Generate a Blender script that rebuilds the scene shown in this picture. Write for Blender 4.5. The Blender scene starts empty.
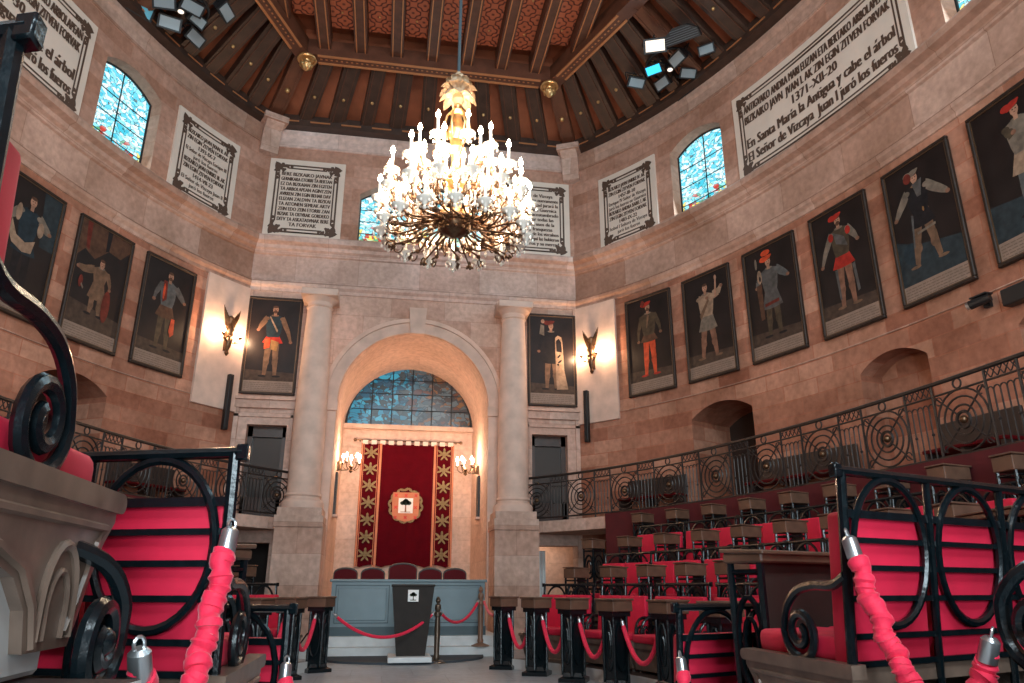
import bpy, bmesh, math, random
from math import sin, cos, pi, sqrt, radians, atan2, hypot
from mathutils import Vector, Matrix
random.seed(7)
SC = bpy.context.scene
COL = SC.collection

# ------------------------------------------------------------------ helpers
class MB:
    """collects geometry, builds ONE mesh object"""
    def __init__(s):
        s.v = []; s.f = []; s.m = []; s.uv = []; s.T = None; s.mi = 0
    def add(s, pts):
        b = len(s.v)
        for p in pts:
            p = Vector(p)
            if s.T is not None: p = s.T @ p
            s.v.append(p)
        return b
    def face(s, idx, uv=None):
        s.f.append(tuple(idx)); s.m.append(s.mi); s.uv.append(uv)
    def poly(s, pts, uv=None):
        b = s.add(pts); s.face(range(b, b + len(pts)), uv)
    def box(s, x0, x1, y0, y1, z0, z1):
        b = s.add([(x0,y0,z0),(x1,y0,z0),(x1,y1,z0),(x0,y1,z0),(x0,y0,z1),(x1,y0,z1),(x1,y1,z1),(x0,y1,z1)])
        for q in ((0,3,2,1),(4,5,6,7),(0,1,5,4),(1,2,6,5),(2,3,7,6),(3,0,4,7)):
            s.face([b+i for i in q])
    def rbox(s, x0, x1, y0, y1, z0, z1, r=0.02, n=2):
        """box with all edges rounded"""
        bm = bmesh.new(); bmesh.ops.create_cube(bm, size=1)
        for v in bm.verts:
            v.co = Vector(((x0+x1)/2+v.co.x*(x1-x0), (y0+y1)/2+v.co.y*(y1-y0), (z0+z1)/2+v.co.z*(z1-z0)))
        bmesh.ops.bevel(bm, geom=list(bm.edges), offset=r, segments=n, affect='EDGES', profile=.5)
        s.bm(bm)
    def bm(s, bm):
        bm.verts.index_update()
        b = s.add([v.co for v in bm.verts])
        for f in bm.faces: s.face([b+v.index for v in f.verts])
        bm.free()
    def tube(s, path, r, n=8, closed=False, flat=1.0, up=None):
        path = [Vector(p) for p in path]; L = len(path)
        if not hasattr(r, '__len__'): r = [r]*L
        rings = []; prev = None
        for i, p in enumerate(path):
            if closed: t = path[(i+1) % L]-path[i-1]
            else: t = path[min(i+1, L-1)]-path[max(i-1, 0)]
            if t.length < 1e-9: t = Vector((0,0,1))
            t.normalize()
            if prev is None:
                a = Vector(up) if up is not None else (Vector((0,0,1)) if abs(t.z) < .9 else Vector((1,0,0)))
            else: a = prev
            a = a-t*a.dot(t)
            if a.length < 1e-6: a = t.orthogonal()
            a.normalize(); prev = a; c = t.cross(a)
            rings.append(s.add([p+a*(cos(2*pi*k/n)*r[i]*flat)+c*(sin(2*pi*k/n)*r[i]) for k in range(n)]))
        for i in range(L if closed else L-1):
            A = rings[i]; B = rings[(i+1) % L]
            for k in range(n): s.face([A+k, A+(k+1) % n, B+(k+1) % n, B+k])
        if not closed:
            s.face([rings[0]+k for k in range(n)][::-1]); s.face([rings[-1]+k for k in range(n)])
    def ring(s, c, u, v, ru, rv, r, n=28, m=6, a0=0, a1=2*pi):
        c = Vector(c); u = Vector(u); v = Vector(v)
        full = abs(a1-a0-2*pi) < 1e-6
        k = n if full else n+1
        s.tube([c+u*(cos(a0+(a1-a0)*i/n)*ru)+v*(sin(a0+(a1-a0)*i/n)*rv) for i in range(k)], r, m, closed=full)
    def lathe(s, prof, n=16, c=(0,0,0)):
        c = Vector(c); R = []
        for r, z in prof: R.append(s.add([c+Vector((max(r,1e-4)*cos(2*pi*k/n), max(r,1e-4)*sin(2*pi*k/n), z)) for k in range(n)]))
        for A, B in zip(R[:-1], R[1:]):
            for k in range(n): s.face([A+k, A+(k+1) % n, B+(k+1) % n, B+k])
        s.face([R[0]+k for k in range(n)][::-1]); s.face([R[-1]+k for k in range(n)])
    def sphere(s, c, r, n=10, m=6, sz=1.0):
        s.lathe([(r*sin(pi*i/m), -r*sz*cos(pi*i/m)) for i in range(m+1)], n, c)
    def prism(s, poly, fn, d0, d1):
        """poly of (a,b); fn(a,b,d) -> point; closed slab from d0 to d1"""
        n = len(poly)
        A = s.add([fn(a, b, d0) for a, b in poly]); B = s.add([fn(a, b, d1) for a, b in poly])
        s.face([A+i for i in range(n)][::-1]); s.face([B+i for i in range(n)])
        for i in range(n): s.face([A+i, A+(i+1) % n, B+(i+1) % n, B+i])
    def build(s, name, mats, parent=None, smooth=False, uv=False, fix=False):
        me = bpy.data.meshes.new(name)
        me.from_pydata([tuple(v) for v in s.v], [], s.f)
        if not isinstance(mats, (list, tuple)): mats = [mats]
        for m in mats: me.materials.append(m)
        me.polygons.foreach_set('material_index', s.m)
        if smooth:
            me.polygons.foreach_set('use_smooth', [True]*len(s.f))
        if uv:
            l = me.uv_layers.new(name='UVMap'); k = 0
            dat = []
            for fi, f in enumerate(s.f):
                q = s.uv[fi]
                if q is None:
                    pts = [s.v[i] for i in f]
                    nn = Vector((0,0,0))
                    for i in range(len(pts)): nn += pts[i].cross(pts[(i+1) % len(pts)])
                    ax = max(range(3), key=lambda i: abs(nn[i]))
                    q = [((p.y if ax == 0 else p.x), (p.y if ax == 2 else p.z)) for p in pts]
                for a in q: dat += [a[0], a[1]]
            l.data.foreach_set('uv', dat)
        me.validate()
        if fix:
            b = bmesh.new(); b.from_mesh(me); bmesh.ops.recalc_face_normals(b, faces=b.faces); b.to_mesh(me); b.free()
        me.update()
        if smooth:
            try: me.set_sharp_from_angle(angle=radians(38))
            except Exception: pass
        o = bpy.data.objects.new(name, me); COL.objects.link(o)
        if parent is not None: o.parent = parent
        return o

def tag(o, label, cat, group=None):
    o['label'] = label; o['category'] = cat
    if group: o['group'] = group
    return o
def thing(name, label, cat, loc=(0,0,0), rz=0, group=None):
    o = bpy.data.objects.new(name, None); COL.objects.link(o)
    o.location = loc; o.rotation_euler = (0,0,rz); o.empty_display_size = .1
    return tag(o, label, cat, group)
def struct(o):
    o['kind'] = 'structure'; return o
KIDS = {}
def kids(o): return [c for c in bpy.data.objects if c.parent == o]
def reg(root):
    KIDS[root.name] = [(c, kids(c)) for c in kids(root)]
    return root
def dup(root, loc, rz, label, group=None, first=[]):
    r = root.copy(); COL.objects.link(r); r.location = loc; r.rotation_euler = (0,0,rz); r['label'] = label
    if group: r['group'] = group
    for c, sub in KIDS[root.name]:
        d = c.copy(); COL.objects.link(d); d.parent = r
        for g in sub:
            h = g.copy(); COL.objects.link(h); h.parent = d
    return r

# ------------------------------------------------------------------ materials
def nd(nt, t, **k):
    n = nt.nodes.new(t)
    for a, b in k.items(): setattr(n, a, b)
    return n
def mat(name, col, rough=.5, metal=0, var=0, scale=6, bump=0, spec=.5, coat=0, sheen=0):
    m = bpy.data.materials.new(name); m.use_nodes = True; nt = m.node_tree; b = nt.nodes['Principled BSDF']
    b.inputs['Base Color'].default_value = (*col, 1); b.inputs['Roughness'].default_value = rough
    b.inputs['Metallic'].default_value = metal; b.inputs['Specular IOR Level'].default_value = spec
    if coat: b.inputs['Coat Weight'].default_value = coat; b.inputs['Coat Roughness'].default_value = .15
    if sheen: b.inputs['Sheen Weight'].default_value = sheen; b.inputs['Sheen Roughness'].default_value = .4
    if var or bump:
        tc = nd(nt, 'ShaderNodeTexCoord'); no = nd(nt, 'ShaderNodeTexNoise'); no.inputs['Scale'].default_value = scale; no.inputs['Detail'].default_value = 6
        nt.links.new(tc.outputs['Object'], no.inputs['Vector'])
        if var:
            r = nd(nt, 'ShaderNodeValToRGB'); e = r.color_ramp.elements
            e[0].position = .3; e[1].position = .7
            e[0].color = (*[c*(1-var) for c in col], 1); e[1].color = (*[min(1, c*(1+var)) for c in col], 1)
            nt.links.new(no.outputs['Fac'], r.inputs['Fac']); nt.links.new(r.outputs['Color'], b.inputs['Base Color'])
        if bump:
            bu = nd(nt, 'ShaderNodeBump'); bu.inputs['Strength'].default_value = bump; bu.inputs['Distance'].default_value = .02
            nt.links.new(no.outputs['Fac'], bu.inputs['Height']); nt.links.new(bu.outputs['Normal'], b.inputs['Normal'])
    return m
def emis(name, col, st):
    m = bpy.data.materials.new(name); m.use_nodes = True; nt = m.node_tree; b = nt.nodes['Principled BSDF']
    b.inputs['Base Color'].default_value = (0,0,0,1); b.inputs['Emission Color'].default_value = (*col, 1); b.inputs['Emission Strength'].default_value = st
    return m
def stone(name, c1, c2, bw=.95, bh=.42, mort=.008, stain=.35, rough=.8, mk=.82):
    m = bpy.data.materials.new(name); m.use_nodes = True; nt = m.node_tree; b = nt.nodes['Principled BSDF']; L = nt.links.new
    b.inputs['Roughness'].default_value = rough; b.inputs['Specular IOR Level'].default_value = .3
    uv = nd(nt, 'ShaderNodeUVMap'); br = nd(nt, 'ShaderNodeTexBrick'); br.offset = .5; br.offset_frequency = 2
    for k, v in (('Scale', 1), ('Brick Width', bw), ('Row Height', bh), ('Mortar Size', mort), ('Mortar Smooth', .3), ('Bias', 0)): br.inputs[k].default_value = v
    br.inputs['Color1'].default_value = (*c1, 1); br.inputs['Color2'].default_value = (*c2, 1)
    br.inputs['Mortar'].default_value = (*[x*mk for x in c1], 1)
    L(uv.outputs['UV'], br.inputs['Vector'])
    tc = nd(nt, 'ShaderNodeTexCoord')
    n1 = nd(nt, 'ShaderNodeTexNoise'); n1.inputs['Scale'].default_value = .55; n1.inputs['Detail'].default_value = 7; n1.inputs['Roughness'].default_value = .65
    n2 = nd(nt, 'ShaderNodeTexNoise'); n2.inputs['Scale'].default_value = 9; n2.inputs['Detail'].default_value = 8
    L(tc.outputs['Object'], n1.inputs['Vector']); L(tc.outputs['Object'], n2.inputs['Vector'])
    r = nd(nt, 'ShaderNodeValToRGB'); e = r.color_ramp.elements
    e[0].position = .36; e[0].color = (1-stain, 1-stain*1.15, 1-stain*1.25, 1); e[1].position = .66; e[1].color = (1.12, 1.12, 1.15, 1)
    L(n1.outputs['Fac'], r.inputs['Fac'])
    mx = nd(nt, 'ShaderNodeMix', data_type='RGBA', blend_type='MULTIPLY'); mx.inputs['Factor'].default_value = 1
    L(br.outputs['Color'], mx.inputs['A']); L(r.outputs['Color'], mx.inputs['B'])
    r2 = nd(nt, 'ShaderNodeValToRGB'); e = r2.color_ramp.elements
    e[0].position = .25; e[0].color = (.78, .76, .75, 1); e[1].position = .75; e[1].color = (1.12, 1.12, 1.12, 1)
    L(n2.outputs['Fac'], r2.inputs['Fac'])
    my = nd(nt, 'ShaderNodeMix', data_type='RGBA', blend_type='MULTIPLY'); my.inputs['Factor'].default_value = 1
    L(mx.outputs['Result'], my.inputs['A']); L(r2.outputs['Color'], my.inputs['B']); L(my.outputs['Result'], b.inputs['Base Color'])
    bu = nd(nt, 'ShaderNodeBump'); bu.inputs['Strength'].default_value = .5; bu.inputs['Distance'].default_value = .015
    ad = nd(nt, 'ShaderNodeMath', operation='SUBTRACT'); L(n2.outputs['Fac'], ad.inputs[0]); L(br.outputs['Fac'], ad.inputs[1])
    L(ad.outputs[0], bu.inputs['Height']); L(bu.outputs['Normal'], b.inputs['Normal'])
    return m
def glass(name, cols, st, sc=7.0, border=None, split=None):
    """lit stained glass: coloured cells with dark leading; cols a list of (pos,color)"""
    m = bpy.data.materials.new(name); m.use_nodes = True; nt = m.node_tree; b = nt.nodes['Principled BSDF']; L = nt.links.new
    b.inputs['Base Color'].default_value = (.01,.01,.01,1); b.inputs['Roughness'].default_value = .3
    uv = nd(nt, 'ShaderNodeUVMap')
    no = nd(nt, 'ShaderNodeTexNoise'); no.inputs['Scale'].default_value = 1.7; no.inputs['Detail'].default_value = 4
    L(uv.outputs['UV'], no.inputs['Vector'])
    vm = nd(nt, 'ShaderNodeVectorMath', operation='MULTIPLY_ADD'); vm.inputs[1].default_value = (.6,.45,.5)
    L(no.outputs['Color'], vm.inputs[0]); L(uv.outputs['UV'], vm.inputs[2])
    mp = nd(nt, 'ShaderNodeMapping'); mp.inputs['Scale'].default_value = (.75, 1.35, 1)
    L(vm.outputs[0], mp.inputs['Vector'])
    vo = nd(nt, 'ShaderNodeTexVoronoi'); vo.inputs['Scale'].default_value = sc
    ve = nd(nt, 'ShaderNodeTexVoronoi', feature='DISTANCE_TO_EDGE'); ve.inputs['Scale'].default_value = sc
    L(mp.outputs[0], vo.inputs['Vector']); L(mp.outputs[0], ve.inputs['Vector'])
    sp = nd(nt, 'ShaderNodeSeparateColor'); L(vo.outputs['Color'], sp.inputs[0])
    n3 = nd(nt, 'ShaderNodeTexNoise'); n3.inputs['Scale'].default_value = 1.9; n3.inputs['Detail'].default_value = 3; L(uv.outputs['UV'], n3.inputs['Vector'])
    av = nd(nt, 'ShaderNodeMath', operation='MULTIPLY_ADD'); av.inputs[1].default_value = .38; L(sp.outputs[0], av.inputs[0])
    sc3 = nd(nt, 'ShaderNodeMath', operation='MULTIPLY'); sc3.inputs[1].default_value = .68; L(n3.outputs['Fac'], sc3.inputs[0]); L(sc3.outputs[0], av.inputs[2])
    def ramp(cs):
        r = nd(nt, 'ShaderNodeValToRGB'); r.color_ramp.interpolation = 'CONSTANT'; e = r.color_ramp.elements
        while len(e) < len(cs): e.new(.5)
        for el, (p, c) in zip(e, cs): el.position = p; el.color = (*c, 1)
        L(av.outputs[0], r.inputs['Fac']); return r
    out = ramp(cols).outputs['Color']
    su = nd(nt, 'ShaderNodeSeparateXYZ'); L(uv.outputs['UV'], su.inputs[0])
    def mixin(other, axis, lo, hi):
        nonlocal out
        mr = nd(nt, 'ShaderNodeMapRange'); mr.inputs['From Min'].default_value = lo; mr.inputs['From Max'].default_value = hi
        ad = nd(nt, 'ShaderNodeMath', operation='MULTIPLY_ADD'); ad.inputs[1].default_value = .5; L(sp.outputs[1], ad.inputs[0]); L(su.outputs[axis], ad.inputs[2])
        L(ad.outputs[0], mr.inputs['Value'])
        mx = nd(nt, 'ShaderNodeMix', data_type='RGBA'); L(mr.outputs[0], mx.inputs['Factor']); L(out, mx.inputs['A']); L(ramp(other).outputs['Color'], mx.inputs['B']); out = mx.outputs['Result']
    if split: mixin(*split)
    if border: mixin(*border)
    lead = nd(nt, 'ShaderNodeMapRange'); lead.inputs['From Min'].default_value = .012; lead.inputs['From Max'].default_value = .05
    L(ve.outputs['Distance'], lead.inputs['Value'])
    mu = nd(nt, 'ShaderNodeMix', data_type='RGBA'); mu.inputs['A'].default_value = (.02,.04,.05,1)
    L(lead.outputs[0], mu.inputs['Factor']); L(out, mu.inputs['B'])
    L(mu.outputs['Result'], b.inputs['Emission Color']); b.inputs['Emission Strength'].default_value = st
    return m
def carved(name, c1, c2):
    """pierced quatrefoil tracery, dark red on orange"""
    m = bpy.data.materials.new(name); m.use_nodes = True; nt = m.node_tree; b = nt.nodes['Principled BSDF']; L = nt.links.new
    b.inputs['Roughness'].default_value = .5
    tc = nd(nt, 'ShaderNodeTexCoord'); s = nd(nt, 'ShaderNodeSeparateXYZ'); L(tc.outputs['Object'], s.inputs[0])
    def ma(op, a, v):
        n = nd(nt, 'ShaderNodeMath', operation=op)
        L(a, n.inputs[0])
        if hasattr(v, 'is_linked'): L(v, n.inputs[1])
        elif v is not None: n.inputs[1].default_value = v
        return n.outputs[0]
    X, Y = ma('MULTIPLY', s.outputs[0], 2*pi/.52), ma('MULTIPLY', s.outputs[1], 2*pi/.52)
    f1 = ma('MULTIPLY', ma('COSINE', X, None), ma('COSINE', Y, None))
    f2 = ma('MULTIPLY', ma('COSINE', ma('MULTIPLY', X, 2), None), ma('COSINE', ma('MULTIPLY', Y, 2), None))
    f = ma('ABSOLUTE', ma('ADD', f1, ma('MULTIPLY', f2, .8)), None)
    r = nd(nt, 'ShaderNodeValToRGB'); e = r.color_ramp.elements; e[0].position = .2; e[1].position = .5; e[0].color = (*c1, 1); e[1].color = (*c2, 1)
    L(f, r.inputs['Fac']); L(r.outputs['Color'], b.inputs['Base Color'])
    bu = nd(nt, 'ShaderNodeBump'); bu.inputs['Strength'].default_value = .7; bu.inputs['Distance'].default_value = .03; L(r.outputs['Color'], bu.inputs['Height']); L(bu.outputs['Normal'], b.inputs['Normal'])
    return m

M = {}
M['wall'] = stone('sandstone_masonry', (.36,.14,.083), (.57,.30,.20), .78, .30, .010, .40, .8, 1.3)
M['ashlar'] = stone('pale_ashlar', (.62,.40,.31), (.72,.53,.44), 1.3, .62, .006, .28)
M['frieze'] = stone('grey_pink_frieze', (.46,.26,.18), (.62,.42,.33), 1.5, .75, .006, .3)
M['frontfrieze'] = stone('front_frieze_lit', (.66,.46,.38), (.78,.61,.54), 1.5, .75, .006, .28)  # paler copy of the side frieze; the front wall's brighter light put into colour
M['upper'] = stone('upper_masonry', (.47,.245,.165), (.62,.37,.275), .9, .34, .008, .3, .8, 1.15)
M['dress'] = mat('dressed_sandstone', (.68,.49,.40), .75, var=.14, scale=3, bump=.15)
M['soffit'] = stone('niche_limestone', (.66,.47,.37), (.70,.52,.42), 1.2, .6, .004, .12)
M['floor'] = stone('floor_flags', (.36,.38,.40), (.42,.44,.45), .9, .9, .008, .2, .35)
M['tier'] = mat('tier_stone', (.52,.50,.48), .7, var=.12, scale=3)
M['tread'] = mat('dark_tier_boards', (.05,.03,.025), .6, var=.3)
M['cream'] = mat('plaque_cream', (.78,.65,.55), .75, var=.05, scale=2)
M['ink'] = mat('plaque_brown', (.10,.055,.036), .6)
M['ceil'] = mat('ceiling_boards', (.30,.085,.038), .5, var=.25, scale=2.5)
M['beam'] = mat('dark_oak', (.052,.027,.019), .42, var=.3, scale=5)
M['joist'] = mat('brown_oak', (.11,.042,.024), .42, var=.25, scale=5)
M['beamred'] = mat('red_oak', (.125,.043,.023), .4, var=.25, scale=4)
M['gildline'] = mat('gilded_moulding', (.62,.26,.11), .35, metal=.4)
M['carve'] = carved('carved_coffer', (.13,.022,.014), (.60,.165,.075))
M['gold'] = mat('gilt', (.80,.50,.22), .32, metal=.85, var=.2, scale=14)
M['bronze'] = mat('bronze', (.16,.09,.05), .35, metal=.8, var=.3, scale=20)
M['iron'] = mat('black_iron', (.0035,.007,.009), .22, spec=.42, var=.3, scale=30, bump=.12)
M['ironold'] = mat('rail_iron', (.018,.013,.012), .45, var=.3, scale=20)
M['red'] = mat('red_velvet_seat', (.62,.006,.042), .72, var=.10, scale=7, sheen=.04, bump=.06)
M['reddark'] = mat('deep_red_velvet', (.085,.004,.007), .85, var=.15, scale=5)
M['rope'] = mat('rope_velvet', (.74,.012,.055), .7, var=.12, scale=40, sheen=.2, bump=.2)
M['chrome'] = mat('steel_cap', (.55,.56,.57), .28, metal=.9)
M['oak'] = mat('bench_oak', (.15,.10,.075), .36, var=.3, scale=9, coat=.25)
M['deskoak'] = mat('desk_oak', (.12,.06,.037), .5, var=.25, scale=7)
M['deskdark'] = mat('desk_panel', (.035,.022,.018), .5, var=.2)
M['dais'] = mat('dais_grey_paint', (.15,.22,.25), .42, var=.12, scale=2)
M['daisline'] = mat('dais_dark_line', (.05,.085,.10), .5)
M['lectern'] = mat('lectern_wood', (.026,.020,.017), .5, var=.15, spec=.15)
M['carpet'] = mat('dark_step', (.045,.055,.065), .85)
M['palestep'] = mat('pale_step', (.60,.62,.62), .6, var=.08)
M['cloth'] = mat('hanging_crimson', (.075,.001,.005), .9, var=.12, scale=4, spec=.08)
M['thread'] = mat('gold_thread', (.62,.36,.12), .5, metal=.3, var=.25, scale=20)
M['olive'] = mat('olive_thread', (.22,.15,.055), .6, var=.3, scale=25)
M['orange'] = mat('coat_orange', (.52,.17,.075), .6, var=.1)
M['crossred'] = mat('coat_red', (.62,.05,.035), .6)
M['white'] = mat('shield_white', (.82,.82,.80), .6)
M['treegreen'] = mat('shield_green', (.03,.045,.025), .7)
M['trunk'] = mat('shield_brown', (.25,.12,.06), .7)
M['frame'] = mat('picture_frame', (.030,.018,.013), .5, var=.3, scale=12, spec=.3)
M['frameedge'] = mat('picture_frame_gilt', (.12,.065,.035), .45, metal=.4)
M['canvas'] = mat('dark_canvas', (.016,.010,.009), .42, var=.35, scale=2.2, spec=.25)
M['caption'] = mat('caption_strip', (.25,.175,.135), .6, var=.15, scale=6)
M['capink'] = mat('caption_ink', (.14,.095,.072), .6)
M['black'] = mat('black_plastic', (.010,.010,.011), .45)
M['glassdoor'] = mat('door_glass', (.06,.065,.065), .12, spec=.7)
M['doorwood'] = mat('door_wood', (.055,.030,.022), .4, var=.2)
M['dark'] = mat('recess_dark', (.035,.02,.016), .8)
M['lamphouse'] = mat('flood_housing', (.014,.015,.017), .5)
M['lampglass'] = mat('flood_glass', (.30,.36,.39), .2, spec=.8)
M['bluelamp'] = emis('flood_blue_lit', (.05,.62,1.0), 1.6)
M['warmlamp'] = emis('flood_white_lit', (1,.86,.72), 1.6)
M['candle'] = mat('candle_sleeve', (.85,.80,.72), .5)
M['crystal'] = mat('crystal_cup', (.86,.80,.70), .12, spec=.9, coat=.5)
M['bulb'] = emis('bulb_glow', (1.0,.74,.48), 95)
M['bulb2'] = emis('sconce_bulb_glow', (1.0,.60,.33), 130)
M['bulb3'] = emis('candelabrum_glow', (1.0,.66,.42), 70)
M['leather'] = mat('chair_red', (.10,.003,.006), .6, spec=.12)
M['brass'] = mat('post_bronze', (.10,.07,.05), .35, metal=.6)
M['postwood'] = mat('post_wood', (.22,.12,.075), .4)
CY = (.05,.62,.80)
cyan = [(0,(.02,.30,.48)),(.20,(.06,.55,.72)),(.34,(.30,.80,.92)),(.46,(.72,.96,1.0)),(.58,(.14,.66,.84)),(.68,(.86,1.0,1.0)),(.80,(.35,.80,.85)),(.9,(.30,.42,.30))]
yel = [(0,(.75,.60,.08)),(.3,(.85,.75,.15)),(.45,(.55,.05,.03)),(.55,(.10,.40,.20)),(.66,(.9,.7,.12)),(.8,(.12,.5,.7))]
M['glass'] = glass('stained_glass_cyan', cyan, 1.3, 10, border=(yel, 1, .85, .60))
brown = [(0,(.05,.03,.025)),(.25,(.12,.125,.12)),(.36,(.07,.05,.045)),(.45,(.30,.11,.035)),(.52,(.16,.18,.18)),(.62,(.09,.06,.05)),(.7,(.20,.06,.03)),(.8,(.20,.22,.23))]
teal = [(0,(.008,.06,.10)),(.25,(.01,.13,.22)),(.4,(.02,.34,.52)),(.5,(.03,.06,.07)),(.6,(.06,.50,.70)),(.68,(.02,.10,.16)),(.78,(.16,.24,.27)),(.86,(.10,.045,.03))]
M['lunette'] = glass('stained_glass_lunette', teal, .62, 6, split=(brown, 0, 1.3, 2.5))

# ------------------------------------------------------------------ plan of the hall (metres, floor z=0)
A0, B0, YC = 7.774, 13.066, 5.8
YF, YB = 17.0, -5.4
WT = 12.4                                    # wall top
_t = [pi*i/6000 for i in range(6001)]
_x = [A0*sin(t) for t in _t]; _y = [YC+B0*cos(t) for t in _t]
_s = [0.0]
for i in range(6000): _s.append(_s[-1]+hypot(_x[i+1]-_x[i], _y[i+1]-_y[i]))
import bisect
def interp(xs, ys, x):
    i = min(max(bisect.bisect_left(xs, x), 1), len(xs)-1)
    f = (x-xs[i-1])/(xs[i]-xs[i-1]); return ys[i-1]+(ys[i]-ys[i-1])*f
S0 = interp([-y for y in _y], _s, -YF)
SE = interp([-y for y in _y], _s, -YB)-S0
CX = interp([-y for y in _y], _x, -YF)      # x of the corner
def W(side, s, d, z):
    """point on a wall: side 0 front (s = x), 1 right, -1 left (s from the front corner); d = inward offset"""
    if side == 0: return Vector((s, YF-d, z))
    if side == 2: return Vector((s, YB+d, z))
    x = interp(_s, _x, s+S0); y = interp(_s, _y, s+S0)
    n = Vector((-x/A0**2, -(y-YC)/B0**2, 0)).normalized()
    p = Vector((x, y, z))+n*d
    if side < 0: p.x = -p.x
    return p
def wall_normal(side, s):
    if side == 0: return Vector((0,-1,0))
    p = W(side, s, 0, 0); q = W(side, s, 1, 0); return (q-p).normalized()
def TX(side): return -1 if side == -1 else 1   # reading direction along s

def seg_arch(s0, s1, zs, rise):
    c = (s0+s1)/2; h = (s1-s0)/2
    if rise <= 1e-6: return lambda s: zs
    R = (h*h+rise*rise)/(2*rise)
    return lambda s: zs+rise-R+sqrt(max(R*R-(s-c)**2, 0))
def wallstrip(mb, side, s0, s1, z0, z1, ops=(), d=0, ds=.4, uvo=0):
    bp = set([s0, s1]); n = max(1, int((s1-s0)/ds))
    for i in range(n+1): bp.add(s0+(s1-s0)*i/n)
    for (a, b, zb, zt, dep, arch) in ops:
        k = 24 if arch else 2
        for i in range(k+1): bp.add((a+b)/2-(b-a)/2*cos(pi*i/k))
    bp = sorted(x for x in bp if s0-1e-6 <= x <= s1+1e-6)
    bp = [x for i, x in enumerate(bp) if i == 0 or x-bp[i-1] > 1e-5]
    def q(sa, sb, za0, za1, zb0, zb1):
        mb.poly([W(side, sa, d, za0), W(side, sb, d, zb0), W(side, sb, d, zb1), W(side, sa, d, za1)],
                [(sa+uvo, za0), (sb+uvo, zb0), (sb+uvo, zb1), (sa+uvo, za1)])
    for sa, sb in zip(bp[:-1], bp[1:]):
        mid = (sa+sb)/2; ca = cb = z0
        for (a, b, zb, zt, dep, arch) in sorted([o for o in ops if o[0] < mid < o[1]], key=lambda o: o[2]):
            if zb > ca+1e-6: q(sa, sb, ca, zb, cb, zb)
            ca, cb = zt(sa), zt(sb)
        q(sa, sb, ca, z1, cb, z1)
    for (a, b, zb, zt, dep, arch) in ops:      # reveals
        if not dep: continue
        k = 24 if arch else 4; ss = [(a+b)/2-(b-a)/2*cos(pi*i/k) for i in range(k+1)]
        for sa, sb in zip(ss[:-1], ss[1:]):
            mb.poly([W(side, sa, d, zt(sa)), W(side, sb, d, zt(sb)), W(side, sb, d-dep, zt(sb)), W(side, sa, d-dep, zt(sa))], [(sa, 0), (sb, 0), (sb, dep), (sa, dep)])
            if zb > z0+1e-6: mb.poly([W(side, sa, d, zb), W(side, sb, d, zb), W(side, sb, d-dep, zb), W(side, sa, d-dep, zb)], [(sa, 0), (sb, 0), (sb, dep), (sa, dep)])
        for s in (a, b):
            mb.poly([W(side, s, d, zb), W(side, s, d, zt(s)), W(side, s, d-dep, zt(s)), W(side, s, d-dep, zb)], [(0, zb), (0, zt(s)), (dep, zt(s)), (dep, zb)])
def moulding(mb, side, s0, s1, prof, ds=.35, uvs=1):
    """sweep a (d,z) profile along a wall"""
    n = max(1, int(abs(s1-s0)/ds)); R = []
    for i in range(n+1):
        s = s0+(s1-s0)*i/n
        R.append((mb.add([W(side, s, d, z) for d, z in prof]), s))
    for (A, sa), (B, sb) in zip(R[:-1], R[1:]):
        for k in range(len(prof)-1):
            mb.face([A+k, B+k, B+k+1, A+k+1], [(sa, prof[k][1]+prof[k][0]), (sb, prof[k][1]+prof[k][0]), (sb, prof[k+1][1]+prof[k+1][0]), (sa, prof[k+1][1]+prof[k+1][0])])
    for (A, s) in (R[0], R[-1]): mb.face([A+k for k in range(len(prof))], [(d, z) for d, z in prof])
def slab(mb, side, s0, s1, z0, z1, d0, d1, ds=.3):
    n = max(1, int(abs(s1-s0)/ds))
    for i in range(n):
        a = s0+(s1-s0)*i/n; b = s0+(s1-s0)*(i+1)/n
        P = [W(side, s, d, z) for d in (d0, d1) for s, z in ((a, z0), (b, z0), (b, z1), (a, z1))]
        k = mb.add(P)
        mb.face([k+4, k+5, k+6, k+7], [(a, z0), (b, z0), (b, z1), (a, z1)])
        mb.face([k, k+1, k+5, k+4]); mb.face([k+3, k+2, k+6, k+7])
        if i == 0: mb.face([k, k+3, k+7, k+4])
        if i == n-1: mb.face([k+1, k+2, k+6, k+5])
# ------------------------------------------------------------------ room shell
GZ = 2.6                                      # gallery floor
SIDES = (1, -1)
NAMES = {1: 'right', -1: 'left', 0: 'front', 2: 'back'}
low_side = [(3.1, 4.67, GZ, seg_arch(3.1, 4.67, 4.60, .26), 1.3, True), (7.15, 8.45, GZ, seg_arch(7.15, 8.45, 4.60, .24), .5, True),
            (9.95, 11.5, GZ, seg_arch(9.95, 11.5, 4.55, .26), 1.2, True)]
WIN = [(3.06, 4.60), (9.9, 11.44), (14.6, 16.1), (19.0, 20.5)]
up_side = [(a, b, 9.33, seg_arch(a, b, 11.16, .26), .34, True) for a, b in WIN]
for sd in SIDES:
    mb = MB()
    mb.mi = 0; wallstrip(mb, sd, 0, SE, 0, 5.15, low_side)
    wallstrip(mb, sd, 0, SE, 5.15, 8.0)
    mb.mi = 1; wallstrip(mb, sd, 0, SE, 8.0, 9.28)
    mb.mi = 2; wallstrip(mb, sd, 0, SE, 9.28, 11.92, up_side)
    mb.mi = 1; wallstrip(mb, sd, 0, SE, 11.92, WT+.3)
    struct(mb.build('wall_'+NAMES[sd], [M['wall'], M['frieze'], M['upper']], uv=True))
mb = MB()
arch = (-1.765, 1.765, 0, lambda x: 5.29+sqrt(max(1.765**2-x*x, 0)), 3.15, True)
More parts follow.
